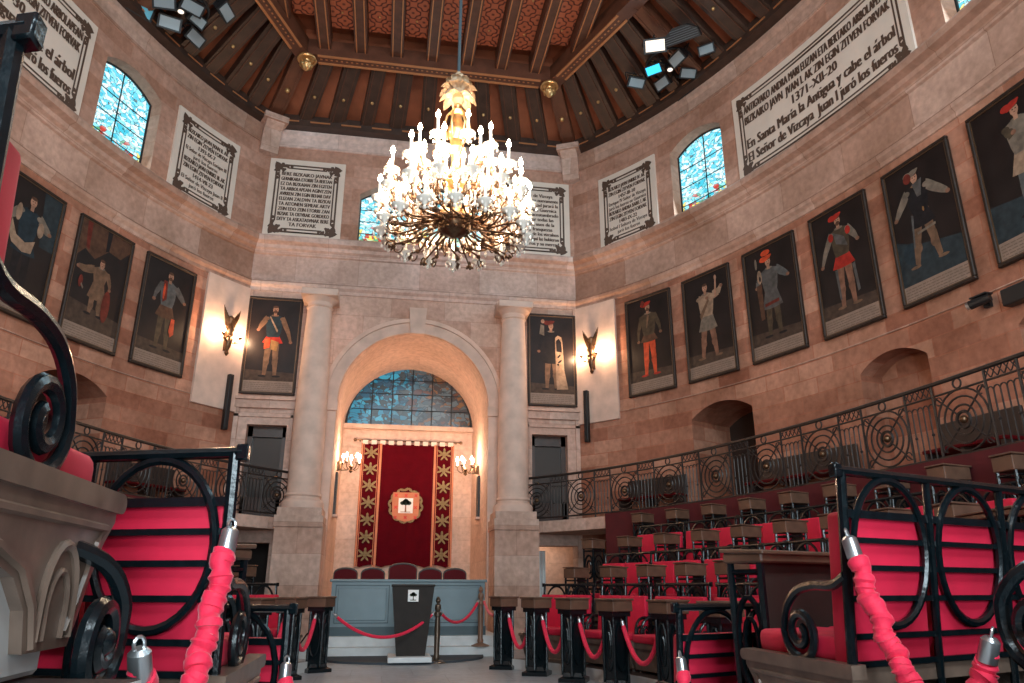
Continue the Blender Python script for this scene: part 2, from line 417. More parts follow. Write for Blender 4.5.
doors_hi = [(sx*3.265-.435, sx*3.265+.435, GZ, (lambda x: 4.69), .35, False) for sx in SIDES]
doors_lo = [(sx*3.42-.47, sx*3.42+.47, 0, (lambda x: 2.12), .5, False) for sx in SIDES]
fw = (-1.6, 1.6, 9.45, seg_arch(-1.6, 1.6, 10.75, .5), .34, True)
mb.mi = 1; wallstrip(mb, 0, -CX, CX, 0, 8.0, [arch]+doors_hi+doors_lo)
mb.mi = 0; wallstrip(mb, 0, -CX, CX, 8.0, 9.28)
mb.mi = 2; wallstrip(mb, 0, -CX, CX, 9.28, 11.92, [fw])
mb.mi = 0; wallstrip(mb, 0, -CX, CX, 11.92, WT+.3)
struct(mb.build('wall_front', [M['frontfrieze'], M['ashlar'], M['upper']], uv=True))
# back wall with the entrance the daylight comes through
XB = abs(W(1, SE, 0, 0).x)
mb = MB()
bdoor = (-1.6, 1.6, 0, seg_arch(-1.6, 1.6, 4.6, .9), .5, True)
bwin = [(c-1.1, c+1.1, 9.4, seg_arch(c-1.1, c+1.1, 11.1, .3), .34, True) for c in (-2.6, 2.6)]
wallstrip(mb, 2, -XB, XB, 0, WT+.3, [bdoor]+bwin)
struct(mb.build('wall_back', [M['wall']], uv=True))
# niche
mb = MB()
mb.poly([(-1.9,20.15,0),(1.9,20.15,0),(1.9,20.15,5.40),(-1.9,20.15,5.40)], [(-1.9,0),(1.9,0),(1.9,5.4),(-1.9,5.4)])
mb.box(-1.765, 1.765, 19.95, 20.15, 5.30, 5.42)
n = 24
pts = [(1.71*cos(pi*i/n), 5.40+1.71*sin(pi*i/n)) for i in range(n+1)]; out = [(2.0*cos(pi*i/n), 5.40+2.0*sin(pi*i/n)) for i in range(n+1)]
for i in range(n):
    q = [pts[i], pts[i+1], out[i+1], out[i]]; mb.poly([(x, 20.14, z) for x, z in q], q)
struct(mb.build('wall_niche', [M['soffit']], uv=True))
mb = MB(); k = MB()                          # inner lining of the niche in plainer, paler stone
for sa, sb in [(-1.76*cos(pi*i/32), -1.76*cos(pi*(i+1)/32)) for i in range(32)]:
    za, zb = 5.29+sqrt(max(1.76**2-sa*sa, 0)), 5.29+sqrt(max(1.76**2-sb*sb, 0))
    mb.poly([(sa, 17.02, za), (sb, 17.02, zb), (sb, 20.15, zb), (sa, 20.15, za)], [(za+sa, 0), (zb+sb, 0), (zb+sb, 3.1), (za+sa, 3.1)])
for sx in SIDES:
    mb.poly([(sx*1.76, 17.02, 0), (sx*1.76, 20.15, 0), (sx*1.76, 20.15, 5.3), (sx*1.76, 17.02, 5.3)], [(0,0),(3.1,0),(3.1,5.3),(0,5.3)])
struct(mb.build('trim_niche_lining', [M['soffit']], uv=True))

def window(i, side, a, b, zb, zt, dep, m, nv, nh):
    mb = MB(); k = 16; ss = [a+(b-a)*j/k for j in range(k+1)]
    for sa, sb in zip(ss[:-1], ss[1:]):
        mb.poly([W(side, sa, -dep, zb), W(side, sb, -dep, zb), W(side, sb, -dep, zt(sb)), W(side, sa, -dep, zt(sa))],
                [(sa-a, zb-9.33), (sb-a, zb-9.33), (sb-a, zt(sb)-9.33), (sa-a, zt(sa)-9.33)])
    w = struct(mb.build('window_%d' % i, m, uv=True))
    g = MB(); D = dep-.02
    for j in range(1, nv):
        s = a+(b-a)*j/nv; g.tube([W(side, s, -D, zb), W(side, s, -D, zt(s))], .014, 6)
    for j in range(1, nh):
        z = zb+(zt(a)-zb)*j/nh*1.04; g.tube([W(side, a+(b-a)*t/6, -D, z) for t in range(7)], .011, 6)
    g.tube([W(side, a, -D, zb)]+[W(side, s, -D, zt(s)) for s in ss]+[W(side, b, -D, zb)], .03, 6)
    g.build('glazing_bars', M['black'], w)
    return w
wn = 0
for sd in SIDES:
    for j, o in enumerate(up_side):
        wn += 1; window(wn, sd, o[0], o[1], o[2], o[3], .33, M['glass'], 2, 4)
wn += 1; window(wn, 0, fw[0], fw[1], fw[2], fw[3], .33, M['glass'], 4, 4)
for o in bwin: wn += 1; window(wn, 2, o[0], o[1], o[2], o[3], .33, M['glass'], 2, 4)
# lunette over the hanging
mb = MB(); c0 = (0, 20.12, 5.42)
for i in range(n):
    a, b = pi*i/n, pi*(i+1)/n
    for r0, r1 in ((0, .85), (.85, 1.71)):
        q = [(r0*cos(a), r0*sin(a)), (r1*cos(a), r1*sin(a)), (r1*cos(b), r1*sin(b)), (r0*cos(b), r0*sin(b))]
        if r0 == 0: q = q[1:3]+[(0, 0)]
        mb.poly([(x, 20.12, 5.42+z) for x, z in q], [(x+1.71, z) for x, z in q])
wn += 1; w = struct(mb.build('window_%d' % wn, M['lunette'], uv=True))
g = MB()
for x in (-1.05, -.5, .05, .6, 1.15): g.tube([(x, 20.1, 5.42), (x, 20.1, 5.42+sqrt(1.71**2-x*x))], .014, 6)
for z in (.45, .9, 1.3): h = sqrt(1.71**2-z*z); g.tube([(-h, 20.1, 5.42+z), (h, 20.1, 5.42+z)], .012, 6)
g.tube([(1.71*cos(pi*i/n), 20.1, 5.42+1.71*sin(pi*i/n)) for i in range(n+1)], .03, 6)
g.build('glazing_bars', M['black'], w)

# cornices, string course, pilasters, archivolt
CORN = [(0,8.88),(.05,8.90),(.06,8.98),(.13,9.02),(.15,9.10),(.28,9.15),(.30,9.25),(.28,9.30),(0,9.31)]
LOWM = [(0,7.93),(.03,7.94),(.03,8.02),(.09,8.08),(.10,8.15),(.07,8.18),(.07,8.22),(0,8.23)]
TOPM = [(0,11.92),(.03,11.93),(.03,12.2),(.08,12.28),(.08,12.42),(0,12.43)]
STR = [(0,5.12),(.02,5.122),(.02,5.138),(0,5.14)]
tn = 0
for sd, a, b in ((1, 0, SE), (-1, 0, SE), (0, -CX, CX), (2, -XB, XB)):
    mb = MB()
    for pr in (CORN, LOWM, TOPM)+((STR,) if sd in SIDES else ()): moulding(mb, sd, a, b, pr)
    tn += 1; struct(mb.build('trim_%d' % tn, M['frontfrieze' if sd == 0 else 'frieze'], uv=True))
for sd in SIDES:
    mb = MB(); slab(mb, sd, 0, 1.16, 4.95, 7.95, 0, .06, .3)
    tn += 1; struct(mb.build('trim_%d' % tn, M['dress']))
    mb = MB(); x0, x1 = sd*2.72, sd*3.97      # moulded frame above and below the painting over the door
    for (a, b, c, d, e) in ((2.68, 4.0, 5.24, 5.30, .16), (2.68, 4.0, 5.06, 5.24, .09), (2.70, 2.76, 2.6, 5.06, .05), (3.90, 4.0, 2.6, 7.93, .05), (2.68, 4.0, 4.86, 4.92, .05)):
        mb.box(min(sd*a, sd*b), max(sd*a, sd*b), YF-e, YF, c, d)
    tn += 1; struct(mb.build('trim_%d' % tn, M['ashlar'], uv=True))
mb = MB(); n = 36                             # archivolt and jamb strips
def arcseg(r0, r1, y0, y1):
    for i in range(n):
        a, b = pi*i/n, pi*(i+1)/n
        P = [(r*cos(t), y, 5.29+r*sin(t)) for t in (a, b) for r in (r0, r1) for y in (y0, y1)]
        k = mb.add(P); mb.face([k, k+2, k+6, k+4]); mb.face([k+2, k+3, k+7, k+6]); mb.face([k, k+4, k+5, k+1])
arcseg(1.765, 2.02, 16.93, 17); arcseg(2.02, 2.12, 16.88, 17)
for sx in SIDES:
    mb.box(min(sx*1.765, sx*2.02), max(sx*1.765, sx*2.02), 16.93, 17, 0, 5.06); mb.box(min(sx*1.74, sx*2.12), max(sx*1.74, sx*2.12), 16.86, 17, 5.06, 5.29)
mb.prism([(-.17,7.0),(.17,7.0),(.21,7.66),(-.21,7.66)], lambda a, b, d: (a, d, b), 16.80, 17.0)
tn += 1; struct(mb.build('trim_%d' % tn, M['dress']))

# columns on pedestals
for sx in SIDES:
    t = thing('stone_column', 'tall smooth stone column %s of the arch, on its pedestal' % ('left' if sx < 0 else 'right'), 'column', (sx*2.275, 16.42, 0), 0, 'columns flanking the arch')
    mb = MB(); mb.box(-.47, .50, -.42, .58, 0, 2.39); mb.box(-.49, .49, -.46, .58, 2.39, 2.62); mb.box(-.45, .45, -.42, .58, 2.62, 2.78)
    mb.build('pedestal', M['ashlar'], t, uv=True)
    mb = MB(); mb.lathe([(.44,2.78),(.44,2.90),(.42,2.94),(.36,2.98),(.36,3.02),(.39,3.05),(.37,3.10)], 32); mb.build('column_base', M['dress'], t, smooth=True)
    mb = MB(); mb.lathe([(.345,3.10),(.35,4.0),(.345,4.8),(.325,5.7),(.30,6.6),(.275,7.30),(.285,7.33)], 32); mb.build('shaft', M['dress'], t, smooth=True)
    mb = MB(); mb.lathe([(.275,7.30),(.31,7.33),(.275,7.36),(.28,7.44),(.33,7.49),(.39,7.54)], 32); mb.rbox(-.41, .41, -.41, .41, 7.54, 7.70, .015); mb.box(-.36, .36, .30, .58, 7.70, 7.93)
    mb.build('capital', M['dress'], t, smooth=True)
# corbels under the hips of the ceiling
for sx in SIDES:
    mb = MB(); mb.T = Matrix.Translation((sx*CX, YF, 0)) @ Matrix.Rotation(-sx*radians(26), 4, 'Z')
    mb.prism([(0,11.60),(-.20,11.64),(-.24,11.75),(-.26,12.0),(-.36,12.2),(-.52,12.34),(-.52,12.52),(.3,12.52),(.3,11.60)], lambda a, b, d: (d, a, b), -.22, .22)
    mb.prism([(0,12.36),(-.6,12.36),(-.6,12.52),(.3,12.52),(.3,12.36)], lambda a, b, d: (d, a, b), -.30, .30)
    mb.T = None
    tag(mb.build('ceiling_corbel', M['ashlar'], uv=True), 'pale scrolled stone corbel in the %s front corner under the ceiling' % ('left' if sx < 0 else 'right'), 'corbel', 'ceiling corbels')

# doors
dn = 0
for sx in SIDES:
    x0, x1 = sx*3.265-.435, sx*3.265+.435
    dn += 1; mb = MB()
    mb.box(x0, x1, 17.3, 17.36, GZ, 4.69); d = struct(mb.build('door_%d' % dn, M['glassdoor']))
    g = MB()
    for a, b in ((x0, x0+.11), (x1-.11, x1)): g.box(a, b, 17.22, 17.32, GZ, 4.69)
    g.box(x0, x1, 17.22, 17.32, 4.45, 4.69); g.box(x0, x1, 17.22, 17.32, GZ, 3.1)
    g.build('door_frame', M['doorwood'], d)
    h = MB(); h.sphere((sx*3.0, 17.2, 3.55), .03); h.build('door_knob', M['gold'], d)
    # lobby behind the doorway under the gallery
    mb = MB(); a, b = sx*3.42-.47, sx*3.42+.47
    mb.poly([(a-.5,19,0),(b+.5,19,0),(b+.5,19,2.4),(a-.5,19,2.4)]); mb.poly([(a-.5,17.5,0),(a-.5,19,0),(a-.5,19,2.4),(a-.5,17.5,2.4)]); mb.poly([(b+.5,17.5,0),(b+.5,19,0),(b+.5,19,2.4),(b+.5,17.5,2.4)])
    mb.poly([(a-.5,17.5,2.4),(b+.5,17.5,2.4),(b+.5,19,2.4),(a-.5,19,2.4)])
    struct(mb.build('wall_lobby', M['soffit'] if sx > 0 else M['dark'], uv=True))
mb = MB(); mb.T = None
for i in range(14): 
    a, b = 3.0+i*.022, 3.0+(i+1)*.022; ya, yb = 17.9+.03*sin(i*1.7), 17.9+.03*sin((i+1)*1.7)
    mb.poly([(a,ya,0),(b,yb,0),(b,yb,2.05),(a,ya,2.05)])
tag(mb.build('white_curtain', M['white'], smooth=True), 'narrow white curtain hanging in the lit doorway under the right gallery', 'curtain')
mb = MB()
mb.poly([(-8.2,YB,0),(8.2,YB,0),(8.2,20.2,0),(-8.2,20.2,0)], [(-8.2,YB),(8.2,YB),(8.2,20.2),(-8.2,20.2)])
struct(mb.build('floor', M['floor'], uv=True))
for sd in SIDES:                              # back of the recesses in the gallery wall
    for j, o in enumerate(low_side):
        mb = MB()
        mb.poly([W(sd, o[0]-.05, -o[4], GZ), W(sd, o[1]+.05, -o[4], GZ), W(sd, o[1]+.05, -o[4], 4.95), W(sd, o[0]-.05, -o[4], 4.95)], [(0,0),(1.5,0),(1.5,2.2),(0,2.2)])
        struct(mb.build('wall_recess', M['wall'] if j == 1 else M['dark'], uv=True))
# outside of the entrance: porch floor and the daylight
mb = MB(); mb.poly([(-4,YB-5,-.01),(4,YB-5,-.01),(4,YB,-.01),(-4,YB,-.01)]); struct(mb.build('floor_porch', M['tier']))

# ------------------------------------------------------------------ ceiling
CZ = 13.4
PV = [(-3.05,15.05),(3.05,15.05),(4.18,12.2),(5.3,8.8),(5.3,2.9),(4.18,-.5),(3.05,-3.35),(-3.05,-3.35),(-4.18,-.5),(-5.3,2.9),(-5.3,8.8),(-4.18,12.2)]
def wt(sd, s): p = W(sd, s, 0, WT); return (p.x, p.y)
RS = [0, 4.3, 8.6, 14.6, 18.9, SE]
WV = [wt(-1,0), wt(1,0)]+[wt(1, s) for s in RS[1:]]+[wt(-1, s) for s in reversed(RS[1:])]
def curve_between(i, f):
    """wall-top point under segment i of the inner polygon at fraction f"""
    if i == 0: x = -CX+2*CX*f; return Vector((x, YF, WT))
    if 1 <= i <= 5: s = RS[i-1]+(RS[i]-RS[i-1])*f; return W(1, s, 0, WT)
    if i == 6: x = XB-2*XB*f; return Vector((x, YB, WT))
    j = 12-i; s = RS[j]+(RS[j-1]-RS[j])*f; return W(-1, s, 0, WT)
def poly_between(i, f):
    a, b = PV[i], PV[(i+1) % 12]; return Vector((a[0]+(b[0]-a[0])*f, a[1]+(b[1]-a[1])*f, CZ))
mb = MB()
for i in range(12):
    k = 10
    for j in range(k):
        f, g = j/k, (j+1)/k
        mb.poly([curve_between(i, f)+Vector((0,0,.28)), curve_between(i, g)+Vector((0,0,.28)), poly_between(i, g)+Vector((0,0,.28)), poly_between(i, f)+Vector((0,0,.28))])
mb.poly([(x, y, CZ+.62) for x, y in PV])
for i in range(12):
    a, b = PV[i], PV[(i+1) % 12]; mb.poly([(*a, CZ), (*b, CZ), (*b, CZ+.62), (*a, CZ+.62)])
struct(mb.build('ceiling', M['ceil']))
def beam(mb, p, q, w, h, up=Vector((0,0,1))):
    p = Vector(p); q = Vector(q); t = (q-p).normalized(); c = t.cross(up).normalized(); u = c.cross(t)
    P = [x+c*a*w/2+u*b*h/2 for x in (p, q) for a, b in ((-1,-1),(1,-1),(1,1),(-1,1))]
    k = mb.add(P)
    for f in ((0,1,2,3),(7,6,5,4),(0,4,5,1),(1,5,6,2),(2,6,7,3),(3,7,4,0)): mb.face([k+i for i in f])
# timber wall plate, edge beams with gilt lines, ribs with bosses
mb = MB(); gl = MB(); hip = MB(); rib = MB(); hl = MB()
bosses = []
NR = {0: 10, 1: 6, 2: 6, 3: 8, 4: 6, 5: 6, 6: 10, 7: 6, 8: 6, 9: 8, 10: 6, 11: 6}
for i in range(12):
    k = 8
    for j in range(k):
        a, b = curve_between(i, j/k), curve_between(i, (j+1)/k); ctr = Vector((0, 6, 0))
        o = lambda p: (Vector((ctr.x-p.x, ctr.y-p.y, 0)).normalized())
        pa, pb = a+o(a)*.17+Vector((0,0,.14)), b+o(b)*.17+Vector((0,0,.14))
        beam(mb, pa, pb, .34, .30)
    K = NR[i]
    for j in range(K):                        # gilt dash between ribs
        f, g = (j+.18)/K, (j+.82)/K; a, b = curve_between(i, f), curve_between(i, g)
        beam(gl, a+o(a)*.36+Vector((0,0,.10)), b+o(b)*.36+Vector((0,0,.10)), .03, .03)
    a, b = poly_between(i, 0), poly_between(i, 1); beam(hip, a, b, .34, .42)
    t = (b-a).normalized(); nrm = Vector((-t.y, t.x, 0)); L = (b-a).length
    if nrm.dot(Vector((0, 6, 0))-Vector((a.x, a.y, 0))) < 0: nrm = -nrm
    for sgn in (1, -1):
        for off in (.05, -.02, .13):
            c = nrm*(.17*sgn)
        beam(gl, a+t*.35-Vector((0,0,.215))+nrm*sgn*.13, b-t*.35-Vector((0,0,.215))+nrm*sgn*.13, .055, .04)
    mbf = a+t*.35
    for j in range(int((L-.7)/.12)):          # dentil line
        p = a+t*(.4+.12*j)-Vector((0,0,.205)); beam(gl, p, p+t*.05, .035, .02)
    # hips
    p, q = poly_between(i, 0)+Vector((0,0,.02)), curve_between(i, 0)+Vector((0,0,.2))
    beam(hip, p, q, .34, .30)
    for e in (-.12, .12):
        c = (q-p).normalized().cross(Vector((0,0,1))).normalized(); beam(hl, p+c*e-Vector((0,0,.16)), q+c*e-Vector((0,0,.16)), .04, .03)
    for f in (.45,): bosses.append((p.lerp(q, f)-Vector((0,0,.2)), .065))
    for j in range(1, K):
        p, q = poly_between(i, j/K)+Vector((0,0,.15)), curve_between(i, j/K)+Vector((0,0,.26))
        big = j % 2 == 0
        beam(rib, p, q, .40 if big else .34, .40)
        c = (q-p).normalized().cross(Vector((0,0,1))).normalized()
        beam(rib, p-Vector((0,0,.21)), q-Vector((0,0,.21)), .20, .06)
        for e in (-.105, .105): beam(hl, p+c*e-Vector((0,0,.23)), q+c*e-Vector((0,0,.23)), .016, .02)
        bosses.append((p.lerp(q, .52)-Vector((0,0,.25)), .045))
struct(mb.build('ceiling_beam', M['beam'])); struct(gl.build('ceiling_gilt_trim', M['gildline'])); struct(hip.build('ceiling_hip_beam', M['beamred']))
struct(rib.build('ceiling_rib_beam', M['beam'])); struct(hl.build('ceiling_rib_trim', M['beamred']))
# coffered centre: beams along the room, carved panels between
mb = MB(); cp = MB(); gl = MB()
XS = [-2.55+.85*i for i in range(7)]+[-3.4, 3.4, -4.25, 4.25]
def yr(x):
    ax = abs(x); pts = [(3.05,15.05),(4.18,12.2),(5.3,8.8)]
    if ax <= 3.05: return 15.05
    for (xa, ya), (xb, yb) in zip(pts[:-1], pts[1:]):
        if ax <= xb: return ya+(yb-ya)*(ax-xa)/(xb-xa)
    return 8.8
for x in XS:
    y1 = yr(x)-.15; y0 = 11.7-y1
    beam(mb, (x, y0, CZ+.2), (x, y1, CZ+.2), .30, .46); 
    for e in (-.10, .10): beam(gl, (x+e, y0, CZ-.035), (x+e, y1, CZ-.035), .025, .025)
for x in [-4.675+.85*i for i in range(12)]:
    y1 = min(yr(x-.2), yr(x+.2))-.35; y0 = 11.7-y1
    nseg = 5; L = (y1-y0)/nseg
    for j in range(nseg):
        a, b = y0+j*L+.14, y0+(j+1)*L-.14
        cp.box(x-.26, x+.26, a, b, CZ+.34, CZ+.40)
        beam(mb, (x-.28, a-.12, CZ+.34), (x+.28, a-.12, CZ+.34), .2, .3)
        for q in range(3): bosses.append((Vector((x, a+(b-a)*(q+.5)/3, CZ+.32)), .028))
struct(mb.build('ceiling_joists', M['joist'])); struct(cp.build('ceiling_panel_carved', M['carve'])); struct(gl.build('ceiling_joist_trim', M['gildline']))
mb = MB()
for p, r in bosses: mb.sphere(p, r, 8, 5)
struct(mb.build('ceiling_bosses', M['gold'], smooth=True))
for i in range(12):
    p = PV[i]
    if p[1] < 14: continue
    t = thing('ceiling_pendant', 'turned gilt drop under the %s corner of the front ceiling beam' % ('left' if p[0] < 0 else 'right'), 'pendant', (p[0]*.97, p[1]+.02, CZ-.20), 0, 'ceiling pendants'); t.scale = (.85, .85, .58)
    mb = MB(); mb.ring((0,0,-.10), (1,0,0), (0,1,0), .24, .24, .035, 24, 8); mb.lathe([(.25,0),(.25,-.05),(.18,-.09),(.10,-.12)][::-1], 20); mb.build('ring', M['gold'], t, smooth=True)
    mb = MB(); mb.lathe([(.02,-.62),(.07,-.58),(.12,-.50),(.16,-.40),(.17,-.33),(.13,-.25),(.08,-.20),(.10,-.14),(.06,-.08)], 16)
    for q in range(8):
        a = 2*pi*q/8; mb.sphere((.14*cos(a), .14*sin(a), -.36), .06, 8, 5, 1.5)
    mb.build('drop', M['gold'], t, smooth=True)
# ------------------------------------------------------------------ inscribed plaques
def text_mesh(body, size, width=None, bold=.0, narrow=1.0):
    cu = bpy.data.curves.new('t', 'FONT'); cu.body = body.replace('\u00e1', 'a'); cu.size = size; cu.align_x = 'CENTER'; cu.resolution_u = 2; cu.offset = 0
    ob = bpy.data.objects.new('t', cu)
    me = bpy.data.meshes.new_from_object(ob)
    vs = [(v.co.x*narrow, v.co.y) for v in me.vertices]; fs = [tuple(p.vertices) for p in me.polygons]
    bpy.data.objects.remove(ob); bpy.data.curves.remove(cu); bpy.data.meshes.remove(me)
    if '\u00e1' in body:
        i = body.index('\u00e1'); x0 = min(x for x, y in vs)
        def wid(b):
            c2 = bpy.data.curves.new('t', 'FONT'); c2.body = b; c2.size = size; c2.align_x = 'LEFT'; o2 = bpy.data.objects.new('t', c2); m2 = bpy.data.meshes.new_from_object(o2)
            r = max(v.co.x for v in m2.vertices)*narrow; bpy.data.objects.remove(o2); bpy.data.curves.remove(c2); bpy.data.meshes.remove(m2); return r
        xa = x0+(wid(body[:i].replace('\u00e1', 'a')+'a')-wid('a'))+wid('a')*.5
        k = len(vs); vs += [(xa-.03*size, .55*size), (xa+.03*size, .55*size), (xa+.13*size, .72*size), (xa+.05*size, .72*size)]; fs.append((k, k+1, k+2, k+3))
    if vs:
        w = max(x for x, y in vs)-min(x for x, y in vs); c = (max(x for x, y in vs)+min(x for x, y in vs))/2
        k = min(1, width/w) if width else 1
        vs = [((x-c)*k, y) for x, y in vs]
    return vs, fs
def plaque(side, s0, s1, z0, z1, lines, label, group):
    """lines: (text, size) from the top"""
    name = 'inscribed_plaque'
    sc, zc = (s0+s1)/2, (z0+z1)/2; w, h = s1-s0, z1-z0; dx = TX(side)
    mb = MB(); slab(mb, side, s0, s1, z0, z1, .0, .05, .25)
    root = tag(mb.build(name, M['cream']), label, 'plaque', group)
    D = .056
    P = lambda x, y, d=D: W(side, sc+dx*x, d, zc+y)
    # border: double rule with leafy corners
    b = MB(); X, Y = w/2-.17, h/2-.17
    def rule(x0, y0, x1, y1, t):
        k = max(1, int(max(abs(x1-x0), abs(y1-y0))/.25)); 
        for i in range(k):
            xa, xb = x0+(x1-x0)*i/k, x0+(x1-x0)*(i+1)/k; ya, yb = y0+(y1-y0)*i/k, y0+(y1-y0)*(i+1)/k
            if abs(x1-x0) > abs(y1-y0): b.poly([P(xa, y0-t), P(xb, y0-t), P(xb, y0+t), P(xa, y0+t)])
            else: b.poly([P(x0-t, ya), P(x0+t, ya), P(x0+t, yb), P(x0-t, yb)])
    for o, t in ((0, .022), (.085, .018)):
        rule(-X+o+.2, Y-o, X-o-.2, Y-o, t); rule(-X+o+.2, -Y+o, X-o-.2, -Y+o, t)
        rule(-X+o, -Y+o+.2, -X+o, Y-o-.2, t); rule(X-o, -Y+o+.2, X-o, Y-o-.2, t)
    for sx in (-1, 1):
        for sy in (-1, 1):
            blobs = [(.03,.03,.10),(.15,.02,.075),(.02,.15,.075),(.26,.04,.055),(.04,.27,.055),(.17,.14,.06),(.36,.045,.04),(.045,.38,.045),(.11,.11,.05)]
            for q, (bx, by, r) in enumerate(blobs):
                m = 9; b.poly([P(sx*(X-bx)+r*(1+.28*cos(3*a+q))*cos(a), sy*(Y-by)+r*(1+.28*cos(3*a+q))*sin(a), D+.001*q/10) for a in [2*pi*i/m for i in range(m)]])
    for sy in (-1, 1):
        b.poly([P(-w*.20, sy*(Y-.042)-.03), P(w*.20, sy*(Y-.042)-.03), P(w*.20, sy*(Y-.042)-.05), P(-w*.20, sy*(Y-.042)-.05)])
    b.build('border', M['ink'], root)
    t = MB(); y = h/2-.36; tot = sum(l[1] for l in lines); step = (h-.66)/tot
    for body, sz in lines:
        y -= step*sz*.78
        if body:
            vs, fs = text_mesh(body, step*sz*1.02, w-.62, .011 if sz > .9 else .007, .86)
            bd = step*sz*(.05 if sz > .92 else .034)
            for e, dx_ in enumerate((-bd, 0, bd)):
                k = t.add([P(x+dx_, y+yy, D+.003+.0004*e) for x, yy in vs])
                for f in fs: t.face([k+i for i in f])
        y -= step*sz*.22
    t.build('lettering', M['ink'], root)
    return root
BIG = lambda nm, date: [('ANTIGVAKO ANDRA MARI ELIZAN ETA BERTAKO ARBOLAPEAN', 1), ('BIZKAIKO JAVN  %s. AK ZIN EGIN ZITVEN FORVAK' % nm.upper().replace('U', 'V'), 1), (date, 1.05), ('En Santa Mar\u00eda la Antigua y cabe el \u00e1rbol', 1.2), ('El Se\u00f1or de Vizcaya  %s jur\u00f3 los fueros' % nm, 1.2)]
plaque(1, 5.03, 9.34, 9.34, 11.45, BIG('Juan I', '1371-XII-20'), 'long cream inscribed plaque on the right wall, dated 1371', 'inscribed plaques')
plaque(-1, 5.0, 9.34, 9.34, 11.50, BIG('Fernando V', '1476-VII-30'), 'long cream inscribed plaque at the upper left corner, behind the iron bench end', 'inscribed plaques')
plaque(1, .84, 2.61, 9.32, 11.38, [('BIZKAIKO JAVN ENRIKE IV. AK', 1), ('ZIN EGIN ZITVEN FORVAK', 1), ('1457-III-10', .95), ('Enrique IV Se\u00f1or de Vizcaya', .9), ('jur\u00f3 los fueros en Guernica', .9), ('BIZKAIKO ANDRA ISABEL I. AK', 1), ('ZIN EGIN ZITVEN FORVAK', 1), ('1483-IX-22', .95), ('Isabel I Se\u00f1ora de Vizcaya', .9), ('jur\u00f3 los fueros', .9)],
       'small cream plaque between the front corner and the right arched window', 'inscribed plaques')
plaque(-1, .80, 2.61, 9.32, 11.42, [('BIZKAIKO JAVN JVAN II. AK', 1), ('ZIN EGIN ZITVEN FORVAK', 1), ('1393-IX-7', .95), ('El Se\u00f1or de Vizcaya Enrique III', .9), ('jur\u00f3 los fueros', .9), ('BIZKAIKO JAVN ENRIKE III. AK', 1), ('ZIN EGIN ZITVEN FORVAK', 1), ('1414-VII-23', .95), ('El Se\u00f1or de Vizcaya Juan II', .9), ('jur\u00f3 los fueros', .9)],
       'small cream plaque between the left arched window and the front corner', 'inscribed plaques')
plaque(0, -3.87, -2.01, 9.33, 11.54, [(l, 1) for l in ('BERE BIZKAIKO JAVNAK', 'GERNIKARA ETORRI TA BERTAN', 'EZ DA BIZKAIAN ZIN EGITEN', 'TA ARBOLAPEAN AGINTZEN', 'AVRREN ZIN EGIN BEHAR DAV', 'ELIZAN ZALDVN TA BIZKAI', 'TA AITONEN SEMEAK ARTV', 'ZEIN EDO ZEIN ETORRI ZAN', 'BIZIAK TA OITVRAK GORDEKO', 'DITV TA ASKATASVNAK BERE', 'TA FORVAK')],
       'square cream plaque with eleven lines of capitals, left of the chandelier', 'inscribed plaques')
plaque(0, 2.0, 3.88, 9.33, 11.54, [(l, 1) for l in ('El Se\u00f1or de Vizcaya', 'cuando viniere nuevamente', 'a la dicha ciudad jurar\u00e1 la', 'primera vez a Guernica', 'so el \u00e1rbol acostumbrado', 'de guardar todas las', 'libertades, usos de la', 'tierra y franquezas', 'costumbres de los vizca\u00ednos', 'como hasta aqu\u00ed las hubieron', 'de sus fueros y su merced')],
       'square cream plaque in small letters, partly behind the chandelier', 'inscribed plaques')

# ------------------------------------------------------------------ portraits
CP = {'skin': (0.2,0.095,0.06), 'paleskin': (0.36,0.19,0.125), 'red': (0.33,0.022,0.014), 'orange': (0.5,0.06,0.02), 'white': (.17,.135,.105), 'grey': (0.085,0.078,0.074), 'dark': (.012,.010,.012), 'brown': (0.085,0.04,0.024),
      'olive': (0.065,0.045,0.028), 'blue': (0.015,0.028,0.038), 'gold': (0.3,0.16,0.06), 'tan': (.15,.085,.052), 'dred': (0.13,0.02,0.013), 'floor': (.06,.038,.028), 'steel': (0.09,0.092,0.092), 'cream': (.30,.20,.135), 'sky': (0.022,0.032,0.038)}
for k, c in list(CP.items()): M['p_'+k] = mat('paint_'+k, c, .6, var=.35, scale=9, spec=.25)
PK = ['p_'+k for k in CP]
def blob(cx, cy, rx, ry, n=14, rot=0): return [(cx+rx*cos(a)*cos(rot)-ry*sin(a)*sin(rot), cy+rx*cos(a)*sin(rot)+ry*sin(a)*cos(rot)) for a in [2*pi*i/n for i in range(n)]]
def limb(x0, y0, x1, y1, w0, w1):
    L = hypot(x1-x0, y1-y0) or 1; nx, ny = -(y1-y0)/L, (x1-x0)/L
    return [(x0+nx*w0, y0+ny*w0), (x0-nx*w0, y0-ny*w0), (x1-nx*w1, y1-ny*w1), (x1+nx*w1, y1+ny*w1)]
